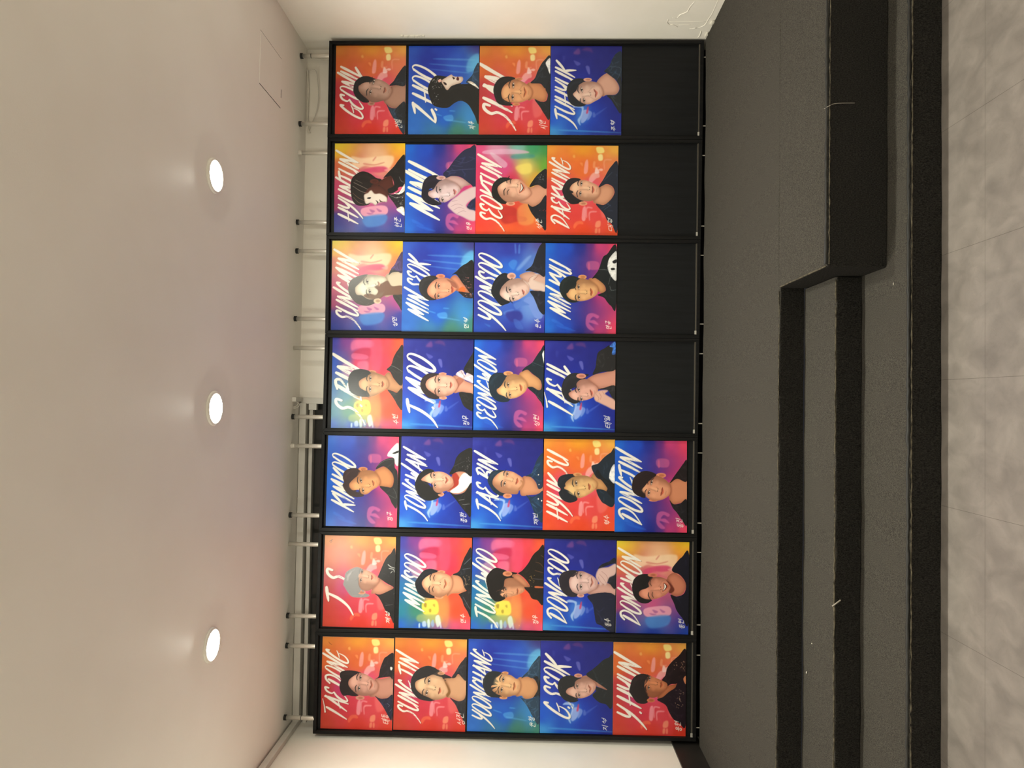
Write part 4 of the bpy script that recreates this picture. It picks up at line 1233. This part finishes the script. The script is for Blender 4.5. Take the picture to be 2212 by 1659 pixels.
def features(img, P, flags, skin, hair, fm):
    e1, e2, n, m1, m2 = [np.array(p, float) for p in P]
    ux = e2 - e1; d = np.hypot(*ux); ux /= d
    mid = (e1 + e2) / 2; m = (m1 + m2) / 2
    dv = np.array([-ux[1], ux[0]])
    if np.dot(dv, m - mid) < 0:
        dv = -dv
    dm = m - mid; hgt = np.hypot(*dm); dm /= hgt
    sk = np.asarray(skin, float)
    dark = sk * .62; warm = np.clip(sk * [.93, .76, .7], 0, 255)
    # light and dark planes of the printed face
    side = 1 if np.dot(n - mid, ux) < 0 else -1
    prof = ((GA - mid[0]) * ux[0] + (GB - mid[1]) * ux[1]) / d * side
    over(img, fm * np.clip((prof - .35) * 1.1, 0, .62), dark * [1.02, .92, .88])
    over(img, fm * np.clip((-prof - .75) * 1.2, 0, .3), dark)
    over(img, fm * blur(fillmask(ell(mid - dv * .55 * d - ux * side * .15 * d, ux, .5 * d, dv, .3 * d)), 8) * .6, np.minimum(sk * 1.12 + 8, 250))
    over(img, fm * blur(fillmask(ell(n - dm * .14 * hgt, ux, .1 * d, dm, .42 * hgt)), 4) * .75, np.minimum(sk * 1.13 + 8, 252))
    for e, s in ((e1, -1), (e2, 1)):
        over(img, fm * blur(fillmask(ell(e + dv * .5 * d + ux * s * .12 * d, ux, .2 * d, dv, .17 * d)), 6) * .32, np.minimum(sk * 1.1 + 6, 250))
        over(img, fm * blur(fillmask(ell(e - dv * .06 * d, ux, .34 * d, dv, .2 * d)), 5) * .3, dark)
    over(img, fm * blur(strokemask([mid + ux * .12 * d - dv * .1 * d, n + ux * .13 * d - dm * .1 * hgt], [3, 4]), 3) * .35, dark)
    for e, s in ((e1, -1), (e2, 1)):
        w = .25 * d
        if 'Q' in flags:      # narrowed by a smile
            over(img, strokemask([e - ux * w + dv * .05 * d, e - dv * .05 * d, e + ux * w + dv * .05 * d], [1.2, 2.6, 1.2]) * .9, (44, 26, 26))
        else:
            over(img, fillmask([e - ux * w + dv * .02 * d, e - dv * .075 * d - ux * .08 * d, e - dv * .075 * d + ux * .1 * d, e + ux * w + dv * .02 * d, e + dv * .07 * d]) * .85, (236, 224, 216))
            over(img, fillmask(ell(e, ux, .085 * d, dv, .08 * d)), (40, 24, 22))
            over(img, strokemask([e - ux * w + dv * .03 * d, e - dv * .08 * d - ux * .04 * d, e + ux * w + dv * .01 * d], [1.0, 2.0, 1.2]) * .9, (38, 24, 24))
            over(img, strokemask([e - ux * w * .8 + dv * .06 * d, e + dv * .11 * d, e + ux * w * .9 + dv * .05 * d], [.7, 1.0, .7]) * .5, dark)
            over(img, fillmask(ell(e - dv * .03 * d - ux * .03 * d, ux, .022 * d, dv, .022 * d)) * .7, (250, 248, 245))
        over(img, strokemask([e - ux * (.26 if s > 0 else .36) * d - dv * (.28 if s > 0 else .24) * d, e - dv * .36 * d,
                              e + ux * (.36 if s > 0 else .26) * d - dv * (.24 if s > 0 else .28) * d], [2.4, 3.6, 2.0] if s < 0 else [2.0, 3.6, 2.4]) * .88, np.asarray(hair) * .8 + 12)
    for s in (-1, 1):
        over(img, fillmask(ell(n + dm * .06 * hgt + ux * s * .1 * d, ux, .05 * d, dm, .035 * hgt)) * .8, sk * .34)
        over(img, blur(strokemask([n - dm * .1 * hgt + ux * s * .2 * d, n + ux * s * .2 * d], [1.2, 1.6]), 1.4) * .55, sk * .55)
    over(img, blur(strokemask([n + dm * .12 * hgt - ux * .14 * d, n + dm * .12 * hgt + ux * .14 * d], [1.5, 1.5]), 1.5) * .45, sk * .6)
    c = m + dm * (.1 * hgt if ('S' in flags or 'Q' in flags) else .015 * hgt)
    lip = np.clip(sk * [.9, .63, .6], 0, 255) if 'L' in flags else np.clip(sk * [.93, .74, .68], 0, 255)
    t = 'T' in flags
    over(img, fillmask([m1, (m1 + c) / 2 - dm * .075 * hgt, c - dm * .05 * hgt, (m2 + c) / 2 - dm * .075 * hgt, m2, c + dm * (.28 if t else .02) * hgt]), lip * .92)
    over(img, fillmask([m1, (m1 + c) / 2 + dm * .02 * hgt, c, (m2 + c) / 2 + dm * .02 * hgt, m2, (m2 + c) / 2 + dm * (.3 if t else .11) * hgt, c + dm * (.38 if t else .16) * hgt, (m1 + c) / 2 + dm * (.3 if t else .11) * hgt]), lip)
    if t:
        over(img, fillmask([m1 * .9 + c * .1, c - dm * .01 * hgt, m2 * .9 + c * .1, c + dm * .24 * hgt]), (60, 20, 22))
        over(img, fillmask([m1 * .8 + c * .2, c, m2 * .8 + c * .2, c + dm * .15 * hgt]), (246, 240, 232))
    else:
        over(img, strokemask([m1, (m1 + c) / 2 + dm * .0 * hgt, c + dm * .015 * hgt, (m2 + c) / 2, m2], [1.0, 1.7, 1.7, 1.7, 1.0]) * .85, sk * .36)
        over(img, blur(fillmask(ell(c + dm * .12 * hgt, ux, .12 * d, dm, .03 * hgt)), 1.5) * .5, np.minimum(lip * 1.25 + 10, 255))
    over(img, blur(strokemask([c + dm * .34 * hgt - ux * .16 * d, c + dm * .34 * hgt + ux * .16 * d], [2, 2]), 2.5) * .4, dark)
    if 'S' in flags or 'Q' in flags:
        for p, s in ((m1, -1), (m2, 1)):
            over(img, blur(strokemask([n + ux * s * .26 * d, p + ux * s * .16 * d - dm * .1 * hgt, p + ux * s * .14 * d + dm * .12 * hgt], [1.2, 1.4, .8]), 1.6) * .5, dark)

def parse(s):
    return [tuple(float(v) for v in p.split(',')) for p in s.split()]

def rgb(s):
    return np.array([float(v) for v in s.split(',')])

def paint(rec):
    """returns sRGB colours (NA,NB,3) and the print region of every vertex"""
    head, *rows = rec.strip().split('\n')
    img = background(head.split()[1])
    lab = np.zeros((NA, NB), int)
    rnd = np.random.RandomState(int(head.split()[0][1:]))
    skin = hair = None
    body = np.zeros((NA, NB)); nk = np.zeros((NA, NB)); hm = np.zeros((NA, NB)); fm = None; sig = None
    for ln in rows:
        key, rest = ln.split(' ', 1)
        if key == 'txt':
            t, b = rest.rsplit('|', 1)
            m = lettering(t, [float(v) for v in b.split(',')])
            sh = np.roll(np.roll(m, 2, 0), 1, 1)
            over(img, sh * .4, img * .45)
            over(img, m, (247, 241, 233)); lab[m > .45] = 1
        elif key == 'sig':
            t, b = rest.rsplit('|', 1); sig = (t, [float(v) for v in b.split(',')])
        elif key == 'col':
            skin, hair = [rgb(s) for s in rest.split()]
        elif key == 'X':
            pp = rest.split()
            features(img, parse(' '.join(pp[:-1])), pp[-1], skin, hair, fm)
        elif key == 'E':
            x, y, rx, ry = [float(v) for v in rest.split(',')]
            one, two = np.array([1., 0]), np.array([0, 1.])
            m = fillmask(ell((x, y), one, rx, two, ry)); body = np.maximum(body, m)
            over(img, m, skin * [.98, .9, .86])
            over(img, blur(fillmask(ell((x + rx * .1, y), one, rx * .55, two, ry * .5)), 1.5) * .6, skin * [.72, .55, .5])
        elif key[0] == 'V':
            c = key[1:].split(','); w = float(c[3])
            m = strokemask(parse(rest), [w * .5, w * .6, w * .4]); over(img, m * .85, rgb(','.join(c[:3])))
        elif key[0] == 'Z':
            pp = rest.split(); (x0, y0), (x1, y1) = parse(' '.join(pp[:2]))
            for _ in range(int(pp[2])):
                c = np.array([rnd.uniform(x0, x1), rnd.uniform(y0, y1)]); a = rnd.uniform(0, 3.1)
                l = rnd.uniform(1, 5) * np.array([np.cos(a), np.sin(a)])
                over(img, strokemask([c - l, c + l], [1.0, 1.6, .8]) * .8, rgb(key[1:]))
        else:
            poly = parse(rest)
            m = fillmask(poly)
            edge = np.clip(m - blur(m, 7), 0, 1)
            if key[0] != 'B' and key[0] != 'D':
                body = np.maximum(body, m)
            if key == 'F':
                fm = m
                gap = np.clip((blur(hm, 11) * blur(m, 11) * 4 - .3) * 6, 0, 1) * (1 - hm)
                over(img, gap, hair); body = np.maximum(body, gap)
                sd = np.roll(m, int(9 / DA), 0)
                over(img, blur(sd, 4) * nk * .5, skin * [.55, .42, .38])
                over(img, m, skin)
                over(img, m * np.clip(1 - blur(m, 13), 0, 1) * .95, skin * [.72, .58, .52])
            elif key == 'N':
                nk = m
                over(img, m, skin * [.95, .9, .87])
                over(img, m * np.clip(1 - blur(m, 16), 0, 1) * .9, skin * [.62, .5, .45])
            elif key in ('HB', 'HF'):
                if key == 'HB':
                    hm = m
                over(img, m, hair)
                p = np.array(poly); c = p.mean(0)
                if key == 'HB':
                    arc = [p[k] * .72 + c * .28 for k in range(0, max(4, len(p) // 2))]
                    over(img, m * blur(strokemask(arc, [4, 9, 4]), 5) * .4, hair * 1.5 + 18)
                for _ in range(34 if key == 'HB' else 8):
                    k = rnd.randint(len(p)); q = p[k] * .85 + c * .15
                    e = q + (p[(k + 1) % len(p)] - p[k - 1]) * rnd.uniform(.2, .5) + rnd.uniform(-14, 14, 2)
                    lit = hair + rnd.uniform(14, 42) if hair.mean() < 100 else hair + rnd.uniform(-60, 45)
                    over(img, m * strokemask([q, (q + e) / 2 + rnd.uniform(-5, 5, 2), e], [.5, 1.0, .4]) * .55, lit)
            elif key[0] == 'C':
                c = rgb(key[1:])
                over(img, m, c)
                over(img, edge * .35, c * .5)
                p = np.array(poly); ce = p.mean(0)
                for _ in range(12):
                    k = rnd.randint(len(p)); q = p[k] * rnd.uniform(.3, .8); q = q + ce * (1 - q[0] / max(p[k][0], 1e-6))
                    e = q + rnd.uniform(-45, 45, 2)
                    over(img, m * blur(strokemask([q, (q + e) / 2 + rnd.uniform(-8, 8, 2), e], [1.2, 2.4, 1]), 1.6) * .7, c * 1.5 + 20)
            elif key[0] == 'B':
                body = np.maximum(body, m); over(img, blur(m, 1.5) if m.sum() else m, rgb(key[1:]))
                over(img, m * np.clip(1 - blur(m, 8), 0, 1) * .4, rgb(key[1:]) * .7)
            else:
                over(img, m, rgb(key[1:]))
    rim = np.clip(np.clip(blur(body, 2.5) * 2.2, 0, 1) - body, 0, 1)
    over(img, rim * .28, np.minimum(img * 1.25 + 30, 255))
    lab[body > .5] = 2
    m = signature(*sig); over(img, m, (247, 243, 236)); lab[m > .35] = 3
    return np.clip(img, 0, 255), lab


POSTER_LABEL = {
 '11': ('red-orange poster of a smiling man in a dark jacket, topmost in the leftmost panel',),
 '12': ('red-orange poster of a person with chin-length black bob, second down in the leftmost panel',),
 '13': ('blue and green poster of a man with denim collar, middle of the leftmost panel',),
 '14': ('deep blue poster of a person in a black shirt, fourth down in the leftmost panel',),
 '15': ('red-orange poster of a man in speckled black, lowest in the leftmost panel',),
 '21': ('orange poster of a grey-haired man in black, topmost in the second panel from left',),
 '22': ('teal and red poster of a narrow-eyed smiling man in black leather, second panel from left',),
 '23': ('teal and red poster of a man glancing sideways in brown-black leather, second panel from left',),
 '24': ('deep blue poster of a smiling man with a hand raised beside his chin',),
 '25': ('yellow and pink poster of a laughing man, lowest in the second panel from left',),
 '31': ('blue and pink poster of a brown-haired man in black and white, topmost in third panel',),
 '32': ('deep blue poster of a man in white tee and black jacket, second in third panel',),
 '33': ('deep blue poster of a man in a buttoned denim shirt, middle of the third panel',),
 '34': ('orange poster of a man in dark hooded top with white print, third panel',),
 '35': ('blue and pink poster of a man with a straight fringe, lowest in the third panel',),
 '41': ('hazy teal and red poster of a man in black, topmost in the middle panel',),
 '42': ('deep blue poster of a man in black jacket with pale scarf collar, middle panel',),
 '43': ('blue and pink poster of a man in dark stitched top, third down in middle panel',),
 '44': ('deep blue poster of a man resting his fist under his chin, lowest in middle panel',),
 '51': ('yellow and pink poster of a half-shadowed pale face, topmost in third panel from right',),
 '52': ('blue and green poster of a man in a glittering black top, third panel from right',),
 '53': ('violet-blue poster of a man holding his hand against his neck',),
 '54': ('blue and pink poster of a man in black with white pattern, third panel from right',),
 '61': ('yellow and pink poster of a shadowed profile facing left, topmost in second panel from right',),
 '62': ('blue and pink poster of a person with clasped forearms in front of a quilted jacket',),
 '63': ('red and green poster of a laughing man with open mouth, second panel from right',),
 '64': ('orange poster of a man in a dark denim jacket, lowest in second panel from right',),
 '71': ('red-orange poster of a man in a dark open shirt, topmost in the rightmost panel',),
 '72': ('blue poster of a black silhouetted profile with curly hair, second in the rightmost panel',),
 '73': ('orange poster of a smiling man in dark jacket with white stripe, rightmost panel',),
 '74': ('deep blue poster of a man in a denim collar, lowest in the rightmost panel',),
}
INK = .8

def srgb_lin(c):
    c = c / 255.0
    return np.where(c <= .04045, c / 12.92, ((c + .055) / 1.055) ** 2.4)

def grid_mesh(name, faces, co, ink):
    used = np.unique(faces); idx = np.full(len(co), -1, np.int64); idx[used] = np.arange(len(used))
    f = idx[faces]
    me = bpy.data.meshes.new(name)
    me.vertices.add(len(used)); me.vertices.foreach_set('co', co[used].astype(np.float32).ravel())
    me.loops.add(f.size); me.loops.foreach_set('vertex_index', f.astype(np.int32).ravel())
    me.polygons.add(len(f)); me.polygons.foreach_set('loop_start', np.arange(0, f.size, 4, dtype=np.int32))
    me.update(calc_edges=True)
    at = me.color_attributes.new('ink', 'FLOAT_COLOR', 'POINT')
    at.data.foreach_set('color', ink[used].astype(np.float32).ravel())
    me.materials.append(M['print'])
    return me

def poster(rec):
    key, bg, pos = rec.strip().split('\n')[0][1:].split()
    cx, cz, ang = [float(v) for v in pos.split(',')]
    img, lab = paint(rec)
    ink = np.ones((NA * NB, 4)); ink[:, :3] = srgb_lin(img).reshape(-1, 3) ** 1.1 * INK
    co = np.stack([(PW / 2 - GB / 1000).ravel(), np.zeros(NA * NB), (PH / 2 - GA / 1000).ravel()], 1)
    i, j = np.meshgrid(np.arange(NA - 1), np.arange(NB - 1), indexing='ij')
    q = (i * NB + j).ravel()
    faces = np.stack([q, q + NB, q + NB + 1, q + 1], 1)[:, ::-1]
    fl = np.stack([lab.ravel()[faces[:, k]] for k in range(4)], 1)
    srt = np.sort(fl, 1); fl = srt[:, 2]      # region of most corners
    ti = None
    o = bpy.data.objects.new('poster', grid_mesh('poster', faces[fl == 0], co, ink)); COL.objects.link(o)
    # keep it inside the recess of its panel
    tl, tr, bl, br = PANEL[int(key[0]) - 1]
    f = cz / 2.46
    lo = bl[0] + (tl[0] - bl[0]) * f + FW; hi = br[0] + (tr[0] - br[0]) * f - FW
    lean = math.degrees((bl[0] - tl[0] + br[0] - tr[0]) / 2 / 2.46)
    room = (hi - lo - PW) / 2 - .0006
    ang = max(lean - .5, min(lean + .5, ang)) if room > .003 else lean
    ext = PH / 2 * abs(math.sin(math.radians(ang - lean)))
    room = max(0, room - ext)
    cx = max((lo + hi) / 2 - room, min((lo + hi) / 2 + room, cx))
    cz = min(cz, min(tl[1], tr[1]) - FW - PH / 2 - .0045)
    o.location = (cx, .0214, cz); o.rotation_euler = (0, -math.radians(ang), 0)
    tag(o, POSTER_LABEL[key][0], 'poster', 'performer posters on the black panels')
    for v, nm in ((1, 'name_lettering'), (2, 'portrait_print'), (3, 'handwritten_signature')):
        c = bpy.data.objects.new(nm, grid_mesh(nm, faces[fl == v], co, ink)); COL.objects.link(c); c.parent = o
    bm = bmesh.new()
    a, b, d = PW / 2, PH / 2, .0042
    bm_hexa(bm, [(-a, .0002, b), (a, .0002, b), (a, .0002, -b), (-a, .0002, -b), (-a, d, b), (a, d, b), (a, d, -b), (-a, d, -b)])
    obj('foam_backing', bm, M['edge'], o)
    return o
for rec in ARTDATA.strip().split('@')[1:]:
    poster('@' + rec)

# ---------------------------------------------------------------- small fittings near the ceiling
h = box('access_hatch', (3.957, -.668, ZC - .0025), (4.258, -.322, ZC), M['ceiling'], None, .001, loc=(4.107, -.495, ZC))
tag(h, 'flush square access hatch in the ceiling near the right wall', 'hatch')
def hpart(nm, a, b, m):
    bm = bmesh.new(); bm_box(bm, Vector(a) - h.location, Vector(b) - h.location); return obj(nm, bm, m, h)
hpart('hatch_joint', (3.953, -.668, ZC - .0006), (3.957, -.322, ZC - .0001), M['gap'])
hpart('hatch_joint', (4.258, -.668, ZC - .0006), (4.262, -.322, ZC - .0001), M['gap'])
hpart('hatch_latch', (4.02, -.324, ZC - .0032), (4.07, -.319, ZC - .0004), M['gap'])

t = thing('cable_bundle', (4.5, YB - .02, ZC), 'bundle of white cables dropping from the ceiling corner behind the rightmost panel', 'cable')
for k, (dx, dy) in enumerate(((0, 0), (.012, .004), (.02, -.006))):
    bm = bmesh.new(); bm_tube(bm, curve([(.03 - dx * .3, -.0 + dy, -.004), (.0 + dx * .4, -.02 + dy, -.05), (-.012 + dx, -.01 + dy, -.12), (.0 + dx, dy - .02, -.2), (.004 + dx, dy - .03, -.3)]), .0042, 8)
    obj('cable', bm, M['cable'], t, True)
def cable(pts, r, label):
    bm = bmesh.new(); bm_tube(bm, curve(pts, 10), r, 8)
    return tag(obj('cable', bm, M['cable'], None, True, loc=pts[0]), label, 'cable')
cable([(4.43, .165, 2.664), (4.3, .166, 2.652), (4.15, .168, 2.655), (4.02, .167, 2.648), (3.985, .165, 2.636)], .006, 'straight white cable pinned along the ceiling line above the rightmost panel')
cable([(4.42, .160, 2.655), (4.41, .150, 2.60), (4.32, .15, 2.583), (4.22, .152, 2.578), (4.12, .155, 2.594), (4.03, .16, 2.63), (4.0, .163, 2.645)], .0028, 'thin sagging cable looped in front of the wall above the rightmost panel')

t = thing('cable_duct', (2.158, .1, ZC), 'short white cable duct on the ceiling above the middle panel', 'cable duct')
bm = bmesh.new(); bm_box(bm, (-.014, -.075, -.026), (.014, .066, -.0005)); obj('duct_body', bm, M['trim'], t)
bm = bmesh.new(); bm_tube(bm, curve([(-.016, -.04, -.02), (-.03, -.045, -.03), (-.045, -.06, -.022), (-.05, -.065, -.004)]), .002, 6); obj('wire', bm, M['cable'], t, True)
bm = bmesh.new(); bm_tube(bm, curve([(-.016, -.03, -.02), (-.034, -.03, -.036), (-.055, -.05, -.026), (-.06, -.06, -.004)]), .002, 6); obj('wire', bm, M['cable'], t, True)
tag(box('blind_bracket', (2.088, YB - .01, 2.548), (2.132, YB + .03, 2.602), M['trim'], None, .002, loc=(2.11, YB + .01, 2.575)), 'small square white blind bracket at the upper end of the dark window', 'bracket')
